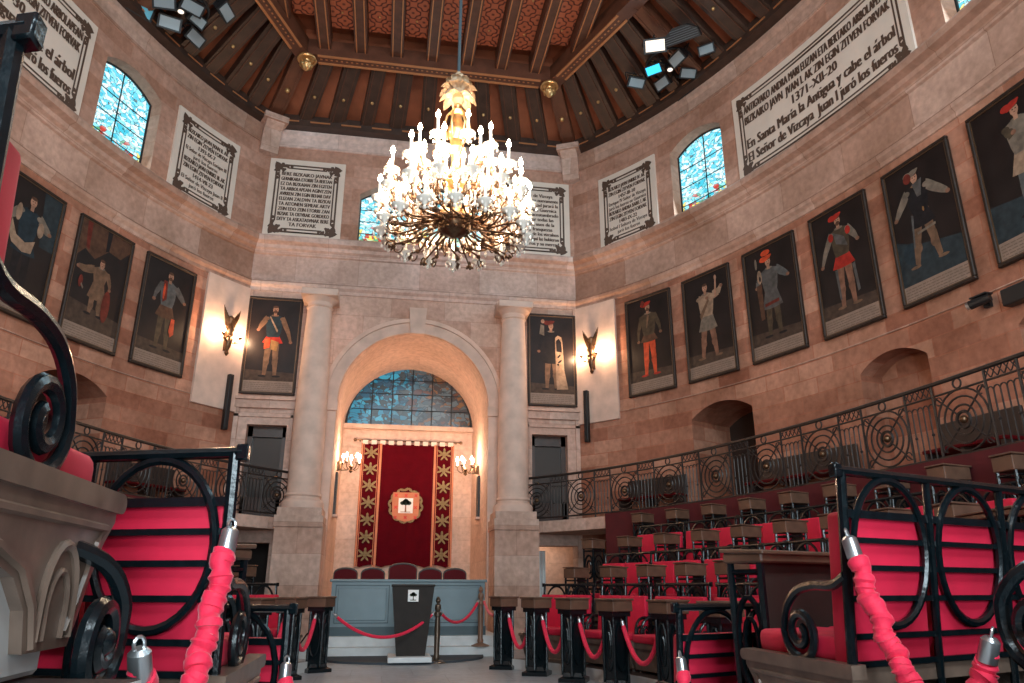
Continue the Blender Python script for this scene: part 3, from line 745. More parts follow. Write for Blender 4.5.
def man(hx, top, bottom, coat, legs, arms, skirt=None, shoes='dark', hat=None, beard=None, lean=0, la=(-.16,-.02), ra=(.16,-.02), skirtlen=.10, wide=1.12, bare=False, collar='white', stance=.075):
    """polygons of a standing full-length figure; x in -.5...5 of width, y 0..1 of picture height"""
    H = top-bottom; W_ = 1.55*wide; hy = top-H*.065; sh = top-H*.17; hip = top-H*.50; kn = bottom+H*.25; out = []
    lx, rx = hx-stance*W_+lean, hx+stance*W_+lean
    for fx, s in ((lx, -1), (rx, 1)):
        hx0 = hx+s*.045*W_
        out += [(legs, limb(hx0, hip+.02, (hx0+fx)/2+s*.006, kn, .055*W_, .038*W_)), (legs, limb((hx0+fx)/2+s*.006, kn+.012, fx, bottom+.015, .042*W_, .024*W_)), (legs, blob((hx0+fx)/2+s*.004, kn-.045, .043*W_, .05)), (shoes, blob(fx+s*.025*W_, bottom+.006, .06*W_, .013))]
    out += [(skirt or coat, [(hx-.085*W_, hip+.06), (hx+.085*W_, hip+.06), (hx+.15*W_, hip-skirtlen), (hx+.05*W_, hip-skirtlen-.012), (hx-.05*W_, hip-skirtlen-.012), (hx-.15*W_, hip-skirtlen)])]
    out += [(coat, [(hx-.13*W_, sh-.005), (hx-.05*W_, sh+.022), (hx+.05*W_, sh+.022), (hx+.13*W_, sh-.005), (hx+.105*W_, hip+.1), (hx+.085*W_, hip+.04), (hx-.085*W_, hip+.04), (hx-.105*W_, hip+.1)])]
    for s, (ax, ay) in ((-1, la), (1, ra)):
        sx, sy = hx+s*.115*W_, sh-.022; wx, wy = hx+ax*W_, hip+.03+ay
        ex, ey = (sx+wx)/2+s*.025*W_, (sy+wy)/2-.02
        P = [(sx+(ex-sx)*t*2, sy+(ey-sy)*t*2) if t < .5 else (ex+(wx-ex)*(2*t-1), ey+(wy-ey)*(2*t-1)) for t in [i/8 for i in range(9)]]
        for (x0, y0), (x1, y1), w0, w1 in zip(P[:-1], P[1:], [.040,.043,.042,.038,.036,.034,.030,.026], [.043,.042,.038,.036,.034,.030,.026,.022]): out += [(arms, limb(x0, y0, x1, y1, w0*W_*.66, w1*W_*.66)), (arms, blob(x1, y1, w1*W_*.66, w1*W_*.4))]
        out += [(arms, blob(sx, sy, .040*W_, .024)), ('skin', blob(wx, wy-.006, .026*W_, .018))]
    out += [(collar, blob(hx, sh+.018, .055*W_, .014)), ('paleskin', limb(hx, sh+.01, hx, hy, .02*W_, .022*W_)), ('paleskin', blob(hx, hy, .040*W_, .046)), ('brown', blob(hx-.001, hy+.034, .040*W_, .016))]
    if beard: out += [(beard, blob(hx, hy-.028, .03*W_, .022))]
    out += [('dark', blob(hx-.013*W_, hy+.004, .008*W_, .004, 8)), ('dark', blob(hx+.016*W_, hy+.004, .008*W_, .004, 8)), ('brown', blob(hx+.003, hy-.018, .012*W_, .003, 8))]
    if hat: out += [(hat, blob(hx-.01, hy+.04, .07*W_, .020, rot=.2)), (hat, blob(hx-.07*W_, hy+.042, .05*W_, .028)), (hat, blob(hx, hy+.05, .05*W_, .022))]
    return out
def portrait(side, sc, w, z0, z1, figs, bg, label, d=.03, tilt=0):
    n = wall_normal(side, sc); c = W(side, sc, d, z0)
    if side != 0:                             # flat panel: rest on the chord of the curve
        a, b = W(side, sc-w/2, 0, z0), W(side, sc+w/2, 0, z0); c = (a+b)/2+n*d
    rz = atan2(n.y, n.x)+pi/2                 # local -y faces the room
    t = thing('portrait_painting', label, 'painting', c, rz, 'full-length portraits')
    h = z1-z0; fr = .055; cap = .27
    mb = MB()
    for (a, b, e, f) in ((-w/2, w/2, 0, fr), (-w/2, w/2, h-fr, h), (-w/2, -w/2+fr, fr, h-fr), (w/2-fr, w/2, fr, h-fr)): mb.rbox(a, b, -.05, .02, e, f, .012, 1)
    mb.build('frame', M['frame'], t)
    mb = MB(); i = fr
    for (a, b, e, f) in ((-w/2+i, w/2-i, i, i+.014), (-w/2+i, w/2-i, h-i-.014, h-i), (-w/2+i, -w/2+i+.014, i, h-i), (w/2-i-.014, w/2-i, i, h-i)): mb.box(a, b, -.035, .0, e, f)
    mb.build('slip', M['frameedge'], t)
    mb = MB(); mb.box(-w/2+fr, w/2-fr, -.02, 0, fr+cap, h-fr); cv = mb.build('canvas', M['canvas'], t)
    mb = MB(); mb.box(-w/2+fr, w/2-fr, -.022, 0, fr, fr+cap); cs = mb.build('caption_panel', M['caption'], t)
    mb = MB(); r = random.Random(int(sc*100)+side)
    for q in range(5):
        y = fr+cap-.045-.045*q; x = -w/2+fr+.04
        while x < w/2-fr-.09:
            l = r.uniform(.03, .09); mb.box(x, x+l, -.0235, -.022, y-.013, y); x += l+.018
    mb.build('caption_writing', M['capink'], cs)
    H = h-2*fr-cap; Wd = w-2*fr; mb = MB(); q = 0
    for key, pl in bg+figs:
        q += 1; mb.mi = PK.index('p_'+key)
        mb.poly([(max(-Wd/2, min(Wd/2, x*Wd*.8)), -.0205-.00012*q, fr+cap+max(.002, min(H-.002, y*H))) for x, y in pl])
    f = mb.build('painted_figure', [M[k] for k in PK], cv)
    return t
FLOORB = [('floor', [(-.7,0),(.7,0),(.7,.10),(-.7,.13)])]
CURT = [('brown', [(-.7,1),(-.7,.62),(-.45,.72),(-.2,.66),(.1,.8),(.4,.78),(.7,.9),(.7,1)]), ('dred', [(-.5,1),(-.44,.74),(-.36,.72),(-.38,1)]), ('dark', [(0,1),(.02,.78),(.1,.8),(.12,1)])]
PZ0, PZ1 = 5.374, 7.755
portrait(0, -3.34, 1.235, PZ0, PZ1, man(0, .93, .05, 'blue', 'tan', 'tan', 'red', beard='brown', la=(-.22,.10), ra=(.26,-.04), skirtlen=.03, wide=1.12, collar='tan')+[('gold', [(-.05,.50),(.16,.47),(.12,.36),(-.03,.38)]), ('orange', [(-.2,.5),(-.06,.52),(-.06,.40),(-.2,.38)]), ('cream', limb(-.12,.78,.1,.60,.012,.016))], FLOORB,
         'portrait of a bearded man in a red sash, beside the left column')
portrait(0, 3.34, 1.235, PZ0, PZ1, man(-.02, .93, .05, 'dark', 'tan', 'dark', 'dark', la=(-.20,.02), ra=(.10,.10), skirtlen=.10, hat='dred')+[('cream', [(.09,.66),(.10,.72),(.17,.75),(.27,.73),(.30,.67),(.34,.30),(.44,.06),(.12,.05)]), ('dark', [(.13,.54),(.12,.68),(.2,.71),(.27,.66),(.28,.53)]), ('dark', blob(.2,.48,.05,.016,rot=.4)), ('dark', blob(.22,.41,.06,.015,rot=.3)), ('dark', blob(.17,.37,.03,.014)), ('white', limb(-.26,.88,-.28,.75,.05,.07)), ('paleskin', blob(-.25,.93,.05,.028))], FLOORB,
         'portrait of a man holding a tall cream shield, beside the right column')
RP = [(1.48, 2.80), (3.15, 4.48), (4.85, 6.19), (6.57, 7.87), (8.24, 9.54), (9.90, 11.20)]
FIG = {
 (1,0): (man(0, .93, .05, 'olive', 'orange', 'olive', 'brown', hat='red', shoes='red', beard='brown', la=(-.18,-.04), ra=(.2,.02), skirtlen=.03)+[('tan', limb(.01,.78,-.05,.62,.03,.012)), ('dred', blob(-.14,.93,.06,.04))], FLOORB, 'portrait of a man in bright red hose, first right of the winged sconce'),
 (1,1): (man(-.02, .90, .06, 'cream', 'skin', 'cream', 'white', la=(.02,.22), ra=(.26,.30), skirtlen=.11, shoes='tan', stance=.11)+[('paleskin', limb(.25,.70,.29,.90,.03,.02)), ('paleskin', blob(.29,.92,.035,.03)), ('tan', limb(-.2,.52,.06,.70,.035,.02))], FLOORB, 'portrait of a bare-legged man in a white tunic, raising one arm, on the right wall'),
 (1,2): (man(-.02, .88, .06, 'grey', 'olive', 'steel', 'grey', hat='orange', la=(-.2,.10), ra=(.26,.12), skirtlen=.12)+[('dred', limb(-.2,.385,.16,.40,.016,.016)), ('orange', blob(-.06,.93,.12,.03)), ('cream', blob(-.27,.70,.06,.075)), ('white', blob(-.33,.85,.03,.06)), ('dark', blob(-.26,.68,.025,.03)), ('brown', limb(-.30,.62,-.28,.25,.07,.05))], FLOORB, 'portrait of a man in grey armour with an orange plumed helmet'),
 (1,3): (man(0, .93, .06, 'olive', 'skin', 'white', 'red', hat='red', beard='brown', la=(-.28,-.02), ra=(.22,.10), skirtlen=.06, shoes='tan')+[('red', blob(-.2,.74,.06,.04)), ('red', blob(.2,.74,.06,.04)), ('grey', [(-.14,.78),(.1,.70),(.16,.60),(-.1,.66)]), ('grey', limb(.22,.42,.26,.16,.03,.03)), ('grey', limb(-.18,.42,-.16,.14,.03,.02))], FLOORB, 'portrait of a man in red cap and red skirt with bare legs'),
 (1,4): (man(-.04, .90, .12, 'dark', 'tan', 'white', 'dark', hat='white', la=(-.28,.04), ra=(.32,.06), skirtlen=.07, shoes='tan', stance=.13, collar='tan')+[('dred', blob(-.17,.87,.08,.045)), ('grey', [(-.1,.80),(.1,.82),(.04,.68),(-.04,.68)]), ('steel', limb(-.2,.55,-.26,.28,.022,.012)), ('white', limb(-.16,.385,.2,.40,.010,.010)), ('gold', blob(.03,.56,.02,.02))], [('sky', [(-.7,0),(.7,0),(.7,.22),(-.2,.30),(-.7,.40)])]+[('blue', blob(-.35,.25,.16,.09))], 'portrait of a man in black doublet with white sleeves, above the security camera'),
 (1,5): (man(.1, .92, .10, 'white', 'steel', 'olive', 'cream', hat='red', la=(-.05,.18), ra=(.24,.0), skirtlen=.10), [('sky', [(-.7,0),(.7,0),(.7,.2),(-.7,.28)])], 'portrait cut by the right edge of the photo, man in a red cap'),
 (-1,0): (man(0, .92, .06, 'steel', 'olive', 'grey', 'brown', beard='brown', la=(-.2,.05), ra=(.26,.12), skirtlen=.08, collar='steel')+[('dred', [(-.16,.80),(-.06,.80),(-.03,.60),(-.13,.56)]), ('orange', [(.17,.42),(.26,.42),(.28,.26),(.2,.22),(.14,.28)]), ('orange', blob(-.12,.68,.03,.09))], FLOORB, 'portrait of a man in armour with an orange-red scarf, left wall'),
 (-1,1): (man(0, .68, .13, 'tan', 'tan', 'tan', 'tan', la=(-.36,.10), ra=(.18,.0), skirtlen=.11, wide=.95)+[('dred', blob(.24,.26,.10,.16)), ('dred', blob(-.42,.40,.05,.06)), ('white', limb(-.4,.38,-.34,.34,.012,.012))], CURT+[('floor', [(-.7,0),(.7,0),(.7,.16),(-.7,.22)])], 'portrait of a small pale figure under a dark curtain, left wall'),
 (-1,2): (man(.0, .90, .02, 'blue', 'dark', 'white', 'blue', la=(-.28,.10), ra=(.26,.16), skirtlen=.08, wide=1.15, collar='dark')+[('cream', [(-.34,.62),(-.2,.50),(0,.47),(.2,.52),(.16,.40),(-.02,.38),(-.26,.42),(-.36,.5)]), ('cream', blob(-.24,.70,.06,.08)), ('cream', blob(.26,.64,.07,.07))], [('sky', [(.2,1),(.7,1),(.7,.5),(.3,.5)])], 'portrait of a man in dark blue with pale sleeves, behind the iron scroll'),
}
for (sd, i), (fg, bg, lab) in FIG.items():
    s0, s1 = RP[i]; portrait(sd, (s0+s1)/2, s1-s0, PZ0, PZ1, fg, bg, lab)

# ------------------------------------------------------------------ sconces, speakers, camera on the walls
def candle_arm(mb_arm, p0, p1, drop=.05, r=.012):
    mb_arm.tube([p0.lerp(p1, t)-Vector((0,0,drop*sin(pi*t)*1.2)) for t in [i/8 for i in range(9)]], r, 6)
for sx in SIDES:
    n = wall_normal(sx, .5); c = W(sx, .5, .06, 6.55); rz = atan2(n.y, n.x)+pi/2
    t = thing('winged_wall_sconce', 'bronze winged wall sconce with two glowing lamps in the %s front corner' % ('left' if sx < 0 else 'right'), 'sconce', c, rz, 'corner sconces')
    mb = MB(); mb.lathe([(.015,-.42),(.05,-.36),(.03,-.30),(.07,-.2),(.09,-.08),(.06,.02),(.10,.10),(.11,.2),(.06,.30),(.05,.38),(.075,.44),(.06,.5),(.02,.53)], 14, (0,-.09,0))
    for a in range(6): mb.sphere((.09*cos(a), -.09+.06*sin(a), -.02+.05*(a % 3)), .04, 7, 5)
    mb.box(-.05, .05, -.06, 0, -.3, .3); mb.build('backplate', M['bronze'], t, smooth=True)
    for s in (-1, 1):
        mb = MB()
        for q in range(6):
            x = s*(.04+.022*q); mb.tube([(x*.7, -.09, .22+.01*q), (x*1.2, -.11, .38+.03*q), (x*(1.35+.03*q), -.10, .48+.05*q)], [.02, .022, .006], 6)
        mb.build('wing', M['bronze'], t, smooth=True)
        mb = MB(); mb.tube([(0,-.10,-.05), (s*.08,-.16,-.12), (s*.17,-.2,-.10), (s*.22,-.2,0)], .013, 6); mb.sphere((s*.12,-.18,-.10), .03, 7, 5)
        arm = mb.build('arm', M['bronze'], t, smooth=True)
        mb = MB(); mb.lathe([(.02,0),(.045,.03),(.05,.05),(.02,.055)], 10, (s*.22,-.2,0)); mb.build('cup', M['bronze'], arm, smooth=True)
        mb = MB(); mb.lathe([(.012,.05),(.03,.08),(.034,.11),(.02,.15),(.006,.18)], 10, (s*.22,-.2,0)); mb.build('bulb', M['bulb2'], arm, smooth=True)
    n = wall_normal(sx, .30); c = W(sx, .30, .06, 4.48)
    t = thing('column_speaker', 'slim black column loudspeaker below the %s corner sconce' % ('left' if sx < 0 else 'right'), 'loudspeaker', c, atan2(n.y, n.x)+pi/2, 'column loudspeakers')
    mb = MB(); mb.rbox(-.055, .055, -.13, -.02, 0, 1.26, .012); mb.box(-.02, .02, -.03, .0, .2, 1.0); mb.build('cabinet', M['black'], t)
    mb = MB(); mb.rbox(-.045, .045, -.137, -.128, .04, 1.22, .004, 1); mb.sphere((0, -.138, .70), .012, 8, 5); mb.build('grille', M['lamphouse'], t)
# camera and boxed speaker by the right niche
n = wall_normal(1, 9.6); c = W(1, 9.6, .0, 4.98)
t = thing('security_camera', 'small black security camera on the right wall under the paintings', 'camera', c, atan2(n.y, n.x)+pi/2)
mb = MB(); mb.box(-.05, .05, -.06, 0, -.06, .06); mb.tube([(0,-.05,0), (0,-.16,-.03)], .02, 8); mb.build('bracket', M['black'], t)
mb = MB(); mb.tube([(.16,-.16,.02), (-.10,-.24,-.02)], .065, 12); mb.box(-.08, .18, -.26, -.12, .06, .08); mb.build('housing', M['black'], t)
mb = MB(); mb.tube([(-.10,-.24,-.02), (-.14,-.252,-.027)], .055, 12); mb.build('lens_ring', M['chrome'], t)
mb = MB(); mb.tube([(.2,-.02,-.07), (.32,-.02,-.12), (.45,-.03,-.08), (.5,-.03,.0)], .008, 6); mb.build('cable', M['black'], t)
n = wall_normal(1, 10.3); c = W(1, 10.3, .0, 4.78)
t = thing('wall_speaker', 'black box loudspeaker on the right wall at the edge of the photo', 'loudspeaker', c, atan2(n.y, n.x)+pi/2)
mb = MB(); mb.rbox(-.36, .36, -.20, -.04, 0, .24, .02); mb.build('cabinet', M['black'], t)
mb = MB(); mb.box(-.1, .1, -.05, 0, .08, .24); mb.build('wall_bracket', M['black'], t)

# ------------------------------------------------------------------ chandelier
t = thing('chandelier', 'large lit gilt and crystal chandelier hanging in the middle of the hall', 'chandelier', (0, 6.7, 0))
mb = MB(); mb.tube([(0,0,6.5), (0,0,14.0)], .018, 8)
for z in (7.6, 8.6, 9.6, 10.6, 11.6): mb.sphere((0,0,z), .028, 8, 6)
mb.build('hanging_rod', mat('rod_steel', (.10,.14,.16), .35, metal=.5), t)
mb = MB()
for q, (nl, zb, rise, curl, tip) in enumerate(((8, 6.27, .06, .16, .20), (8, 6.30, .20, .20, .21), (7, 6.33, .26, .16, .15), (5, 6.36, .24, .10, .09))):
    for i in range(nl):
        a = 2*pi*i/nl+q*.4; u = Vector((cos(a), sin(a), 0)); v = Vector((-sin(a), cos(a), 0)); R = []
        for f, w in ((0,.02),(.25,.035),(.5,.055),(.75,.05),(.92,.026),(1.02,.004)):
            c = u*(.05+(tip-.05)*f)+Vector((0,0,zb+rise*f-curl*f*f*f)); R.append((c-v*w-Vector((0,0,w*.5)), c, c+v*w-Vector((0,0,w*.5))))
        for (a0, b0, c0_), (a1, b1, c1_) in zip(R[:-1], R[1:]): mb.poly([a0, b0, b1, a1]); mb.poly([b0, c0_, c1_, b1])
mb.lathe([(.03,6.14),(.07,6.20),(.05,6.3),(.03,6.56)], 12)
mb.build('leaf_crown', mat('crown_gilt', (.58,.42,.27), .45, metal=.2), t, smooth=True)
mb = MB(); mb.lathe([(.03,6.16),(.045,6.12),(.03,6.09),(.07,6.06),(.085,6.04),(.05,6.01),(.05,5.96),(.07,5.9),(.10,5.84),(.11,5.79),(.10,5.75),(.06,5.70),(.07,5.62),(.10,5.58),(.05,5.5),(.06,5.3),(.12,5.22),(.14,5.16),(.06,5.08),(.07,4.95),(.16,4.86),(.20,4.80),(.22,4.74),(.10,4.68)], 18)
for i in range(6):
    a = 2*pi*i/6; mb.tube([(.06*cos(a), .06*sin(a), 6.06), (.11*cos(a), .11*sin(a), 6.0), (.14*cos(a), .14*sin(a), 5.86), (.10*cos(a), .10*sin(a), 5.70)], .012, 6)
mb.build('stem', M['gold'], t, smooth=True)
mb = MB(); mb.lathe([(.02,4.56),(.05,4.58),(.12,4.61),(.165,4.66),(.175,4.71),(.16,4.75),(.10,4.77)], 24); mb.ring((0,0,4.71), (1,0,0), (0,1,0), .18, .18, .018, 32, 6)
for i in range(12): a = 2*pi*i/12; mb.sphere((.14*cos(a), .14*sin(a), 4.63), .024, 7, 5)
mb.build('bowl', M['bronze'], t, smooth=True)
def chand_arm(R, zc, a, r0, zroot, sag, ch):
    u = Vector((cos(a), sin(a), 0)); v = Vector((-sin(a), cos(a), 0)); pts = []
    for i in range(13):
        f = i/12; r = r0+(R-r0)*f
        pts.append(u*r+Vector((0,0,zroot+(zc-zroot)*f**2-sag*sin(pi*f)**1.2))+v*(.05*sin(2*pi*f)))
    mb = MB(); mb.tube(pts, .011, 6)
    pc = [pts[7]+u*.02*cos(b)*3+Vector((0,0,.06*sin(b)+.055)) for b in [x*.5 for x in range(9)]]; mb.tube(pc, .009, 5)
    pc = [pts[10]-u*.05*cos(b)+Vector((0,0,-.05*sin(b)-.05)) for b in [x*.5 for x in range(9)]]; mb.tube(pc, .008, 5)
    mb.sphere(pts[9], .026, 7, 5); mb.sphere(pts[4], .026, 7, 5)
    for s in (-1, 1): mb.poly([pts[11], pts[11]+v*s*.05-Vector((0,0,.02)), pts[11]+u*.05+v*s*.03-Vector((0,0,.07)), pts[11]+u*.03-Vector((0,0,.03))])
    arm = mb.build('arm', M['bronze'], t, smooth=True)
    c = u*R+Vector((0,0,zc))
    mb = MB(); mb.lathe([(.01,-.10),(.022,-.08),(.012,-.06),(.025,-.04),(.05,-.012),(.078,.006),(.082,.016),(.03,.02),(.025,.05),(.022,.06)], 12, c)
    for q in range(6): b = 2*pi*q/6; mb.sphere(c+Vector((.072*cos(b), .072*sin(b), -.035)), .013, 5, 4, 1.6)
    mb.build('drip_cup', M['crystal'], arm, smooth=True)
    mb = MB(); mb.lathe([(.016,.05),(.016,.05+ch)], 8, c); mb.build('candle', M['candle'], arm)
    mb = MB(); mb.lathe([(.008,.05+ch),(.022,.075+ch),(.026,.095+ch),(.016,.125+ch),(.004,.15+ch)], 8, c); mb.build('bulb', M['bulb'], arm, smooth=True)
for i in range(16): chand_arm(.77, 4.88, 2*pi*(i+.3)/16, .20, 4.74, .16, .13)
for i in range(12): chand_arm(.68, 5.16, 2*pi*(i+.5)/12, .16, 4.84, .10, .14)
for i in range(12): chand_arm(.52, 4.98, 2*pi*(i+.1)/12, .16, 4.80, .06, .12)
for i in range(8): chand_arm(.40, 5.52, 2*pi*(i+.25)/8, .10, 5.20, .10, .15)
for i in range(16): chand_arm(.73, 4.60, 2*pi*(i+.8)/16, .16, 4.70, .06, .11)
for i in range(8):                            # leafy scrolls under the lowest cups
    a = 2*pi*(i+.55)/8; u = Vector((cos(a), sin(a), 0)); mb = MB(); e = u*.66+Vector((0,0,4.54))
    mb.tube([u*(.18+.46*f)+Vector((0,0,4.64-.10*f)) for f in [q/10 for q in range(11)]], .009, 5)
    mb.tube([e+u*(.06*cos(b))*(1-b/9)+Vector((0,0,.06*sin(b)*(1-b/9))) for b in [x*.5 for x in range(14)]], .009, 5)
    for q in range(5): b = 2*pi*q/5; mb.sphere(e+Vector((.03*cos(b), .03*sin(b), -.02)), .016, 5, 4)
    mb.build('leaf_scroll', M['bronze'], t, smooth=True)
# crystal drops between the tiers
mb = MB()
for R, z, n_ in ((.30, 5.0, 16), (.46, 4.80, 24), (.62, 4.74, 28), (.24, 5.38, 12), (.70, 4.86, 34), (.60, 5.04, 26), (.38, 4.88, 20)):
    for i in range(n_):
        a = 2*pi*i/n_; 
        for q in range(3): mb.lathe([(0,-.04),(.018,-.01),(.012,.014),(0,.035)], 5, (R*cos(a), R*sin(a), z-.055*q))
mb.build('crystal_drops', M['crystal'], t)['kind'] = 'stuff'
# ------------------------------------------------------------------ niche: hanging, candelabra, dais, desk, lectern, chairs
DZ = .34
t = thing('crimson_hanging', 'tall crimson wall hanging with gold leaf borders and a coat of arms in the niche', 'tapestry', (0, 20.05, 0))
mb = MB(); zb, zt_ = 1.70, 4.90
def cy(x): return -.03-.02*cos(x*9)
nx = 50
def scall(x): return zb+.06*abs(sin(x*pi/.55))
for i in range(nx):
    a, b = -1.25+2.5*i/nx, -1.25+2.5*(i+1)/nx
    mb.poly([(a, cy(a), scall(a)), (b, cy(b), scall(b)), (b, cy(b), zt_), (a, cy(a), zt_)])
mb.build('cloth', M['cloth'], t, smooth=True)
mb = MB(); 
for s in (-1, 1):
    for x0, x1 in ((1.20, 1.245), (.70, .76), (1.165, 1.18), (.785, .80)):
        mb.box(min(s*x0, s*x1), max(s*x0, s*x1), -.062, -.054, zb+.02, zt_)
mb.build('border_stripe', M['orange'], t)
for s in (-1, 1):
    for i in range(7):
        z = 4.66-.44*i; mb = MB(); c = s*.98
        for (dx, dz, rx, rz, ro) in ((0,0,.05,.10,0),(-.10,.05,.10,.03,-.7),(.10,.05,.10,.03,.7),(-.11,-.03,.09,.028,.35),(.11,-.03,.09,.028,-.35),(0,.11,.03,.06,0),(-.05,-.11,.07,.025,.9),(.05,-.11,.07,.025,-.9)):
            mb.prism(blob(c+dx, z+dz, rx, rz, 10, ro), lambda a, b, d: (a, d, b), -.064, -.055)
        mb.build('leaf_motif', M['olive'], t)
mb = MB()
for i in range(11): x = -1.15+.23*i; mb.box(x-.07, x+.07, -.05, .0, zt_-.02, 4.99)
mb.build('hanging_loops', M['cream'], t)
cr = MB(); C0 = (0, 3.27)
for i in range(24): a = 2*pi*i/24; cr.prism(blob(C0[0]+.42*cos(a), C0[1]+.42*sin(a), .075, .035, 8, a+pi/2+.5*(-1)**i), lambda a, b, d: (a, d, b), -.066, -.055)
crest = cr.build('crest_wreath', M['olive'], t)
mb = MB(); mb.prism([(-.34,.34),(.34,.34),(.36,.1),(.34,-.26),(.22,-.36),(0,-.42),(-.22,-.36),(-.34,-.26),(-.36,.1)], lambda a, b, d: (a+C0[0], d, b+C0[1]), -.078, -.06); mb.build('crest_field', M['orange'], crest)
mb = MB()
for x in (-.26, 0, .26):
    for z in (.26, -.05, -.31):
        if x == 0 and z == -.05: continue
        for ro in (.8, -.8): mb.prism(limb(x-.05*cos(ro), z-.05*sin(ro), x+.05*cos(ro), z+.05*sin(ro), .016, .016), lambda a, b, d: (a+C0[0], d, b+C0[1]), -.082, -.076)
mb.build('crest_crosses', M['crossred'], crest)
mb = MB(); mb.prism([(-.19,.19),(.19,.19),(.19,-.2),(-.19,-.2)], lambda a, b, d: (a+C0[0], d, b+C0[1]), -.084, -.076); mb.build('crest_shield', M['white'], crest)
mb = MB(); 
for (x, z, r) in ((0,.08,.10),(-.08,.06,.07),(.08,.06,.07),(0,.13,.06)): mb.prism(blob(x, z, r, r*.75, 10), lambda a, b, d: (a+C0[0], d, b+C0[1]), -.090, -.083)
mb.build('crest_tree', M['treegreen'], crest)
mb = MB(); mb.prism(limb(0,.04,0,-.17,.014,.022), lambda a, b, d: (a+C0[0], d, b+C0[1]), -.089, -.083); mb.prism(limb(-.13,-.17,.13,-.17,.008,.008), lambda a, b, d: (a+C0[0], d, b+C0[1]), -.089, -.083); mb.build('crest_trunk', M['trunk'], crest)
t = thing('curtain_rod', 'thin rod with ball ends carrying the crimson hanging', 'rod', (0, 20.02, 4.99))
mb = MB(); mb.tube([(-1.4,0,0), (1.4,0,0)], .018, 8); mb.build('rod', M['bronze'], t)
for s in (-1, 1): mb = MB(); mb.sphere((s*1.43,0,0), .045, 10, 6); mb.build('finial', M['bronze'], t)
mb = MB(); 
for s in (-1, 1): mb.box(s*1.3-.02, s*1.3+.02, 0, .12, -.02, .02)
mb.build('brackets', M['bronze'], t)
for sx in SIDES:
    t = thing('wall_candelabrum', 'lit five-candle wall candelabrum %s of the crimson hanging' % ('left' if sx < 0 else 'right'), 'candelabrum', (sx*1.76, 18.6, 4.05), 0, 'niche candelabra')
    mb = MB(); mb.lathe([(.01,-.12),(.09,-.1),(.10,0),(.09,.1),(.01,.12)], 12, (-sx*.02,0,0)); mb.tube([(0,0,0), (-sx*.12,0,-.10), (-sx*.26,0,-.08), (-sx*.34,0,.0)], .018, 6); mb.lathe([(.01,-.16),(.05,-.12),(.03,-.06),(.06,0),(.02,.06)], 10, (-sx*.34,0,0))
    mb.build('bracket', M['bronze'], t, smooth=True)
    for q in range(5):
        a = 2*pi*q/5+.4; R = .21 if q < 5 else 0; c = Vector((-sx*.34+R*cos(a), R*sin(a), .06)); o = Vector((-sx*.34, 0, -.04))
        mb = MB(); mb.tube([o, o.lerp(c, .5)-Vector((0,0,.10)), o.lerp(c, .9)-Vector((0,0,.08)), c], .012, 6); arm = mb.build('arm', M['bronze'], t, smooth=True)
        mb = MB(); mb.lathe([(.01,-.01),(.045,.005),(.05,.02),(.02,.025),(.018,.03)], 10, c); mb.build('drip_cup', M['bronze'], arm, smooth=True)
        mb = MB(); mb.lathe([(.018,.03),(.018,.13)], 8, c); mb.build('candle', M['candle'], arm)
        mb = MB(); mb.lathe([(.01,.13),(.032,.16),(.036,.19),(.02,.23),(.004,.26)], 8, c); mb.build('bulb', M['bulb3'], arm, smooth=True)
    t = thing('dark_wall_panel', 'narrow dark panel on the niche jamb under the %s candelabrum' % ('left' if sx < 0 else 'right'), 'panel', (sx*1.755, 18.4, 2.85), 0, 'niche jamb panels')
    mb = MB(); mb.box(min(0,-sx*.05), max(0,-sx*.05), -.17, .17, 0, 1.0); mb.build('board', M['black'], t)
    mb = MB(); mb.box(min(0,-sx*.10), max(0,-sx*.10), -.22, .22, -.05, 0); mb.build('bracket_shelf', M['dress'], t)
# dais
mb = MB(); mb.box(-1.76, 1.76, 14.95, 20.1, 0, DZ)
struct(mb.build('floor_dais', M['palestep']))
mb = MB(); mb.box(-1.95, 1.95, 14.6, 14.95, 0, .17); struct(mb.build('floor_dais_step', M['palestep']))
mb = MB(); mb.prism([(1.5*cos(pi*i/20), 14.6-1.35*sin(pi*i/20)) for i in range(21)], lambda a, b, d: (a-.1, b, d), 0, .035); struct(mb.build('floor_carpet_step', M['carpet']))
t = thing('presidency_desk', 'long grey panelled desk on the dais in front of the niche', 'desk', (0, 15.45, DZ))
mb = MB(); mb.box(-1.46, 1.50, -.27, .30, 0, .97); mb.build('body', M['dais'], t)
mb = MB(); mb.rbox(-1.50, 1.54, -.31, .34, .97, 1.02, .012); mb.build('desk_top', M['dais'], t)
mb = MB(); mb.box(-1.48, 1.52, -.29, .30, 0, .16); mb.build('plinth', M['daisline'], t)
for a, b in ((-1.38,-.36), (-.24,.28), (.40,1.42)):
    mb = MB(); mb.rbox(a+.05, b-.05, -.292, -.26, .27, .86, .012)
    for (x0, x1, z0, z1) in ((a,b,.90,.915),(a,b,.22,.235),(a,a+.015,.22,.915),(b-.015,b,.22,.915)):
        mb.mi = 1; mb.box(x0, x1, -.285, -.26, z0, z1)
    mb.build('front_panel', [M['dais'], M['daisline']], t)
t = thing('lectern', 'dark tapered lectern with a small white emblem, in front of the grey desk', 'lectern', (.02, 13.55, .12))
def frus(mb, a, b, z0, z1):
    P = [(-a[0],-a[1],z0),(a[0],-a[1],z0),(a[0],a[1],z0),(-a[0],a[1],z0),(-b[0],-b[1],z1),(b[0],-b[1],z1),(b[0],b[1],z1),(-b[0],b[1],z1)]
    k = mb.add(P)
    for q in ((0,3,2,1),(4,5,6,7),(0,1,5,4),(1,2,6,5),(2,3,7,6),(3,0,4,7)): mb.face([k+i for i in q])
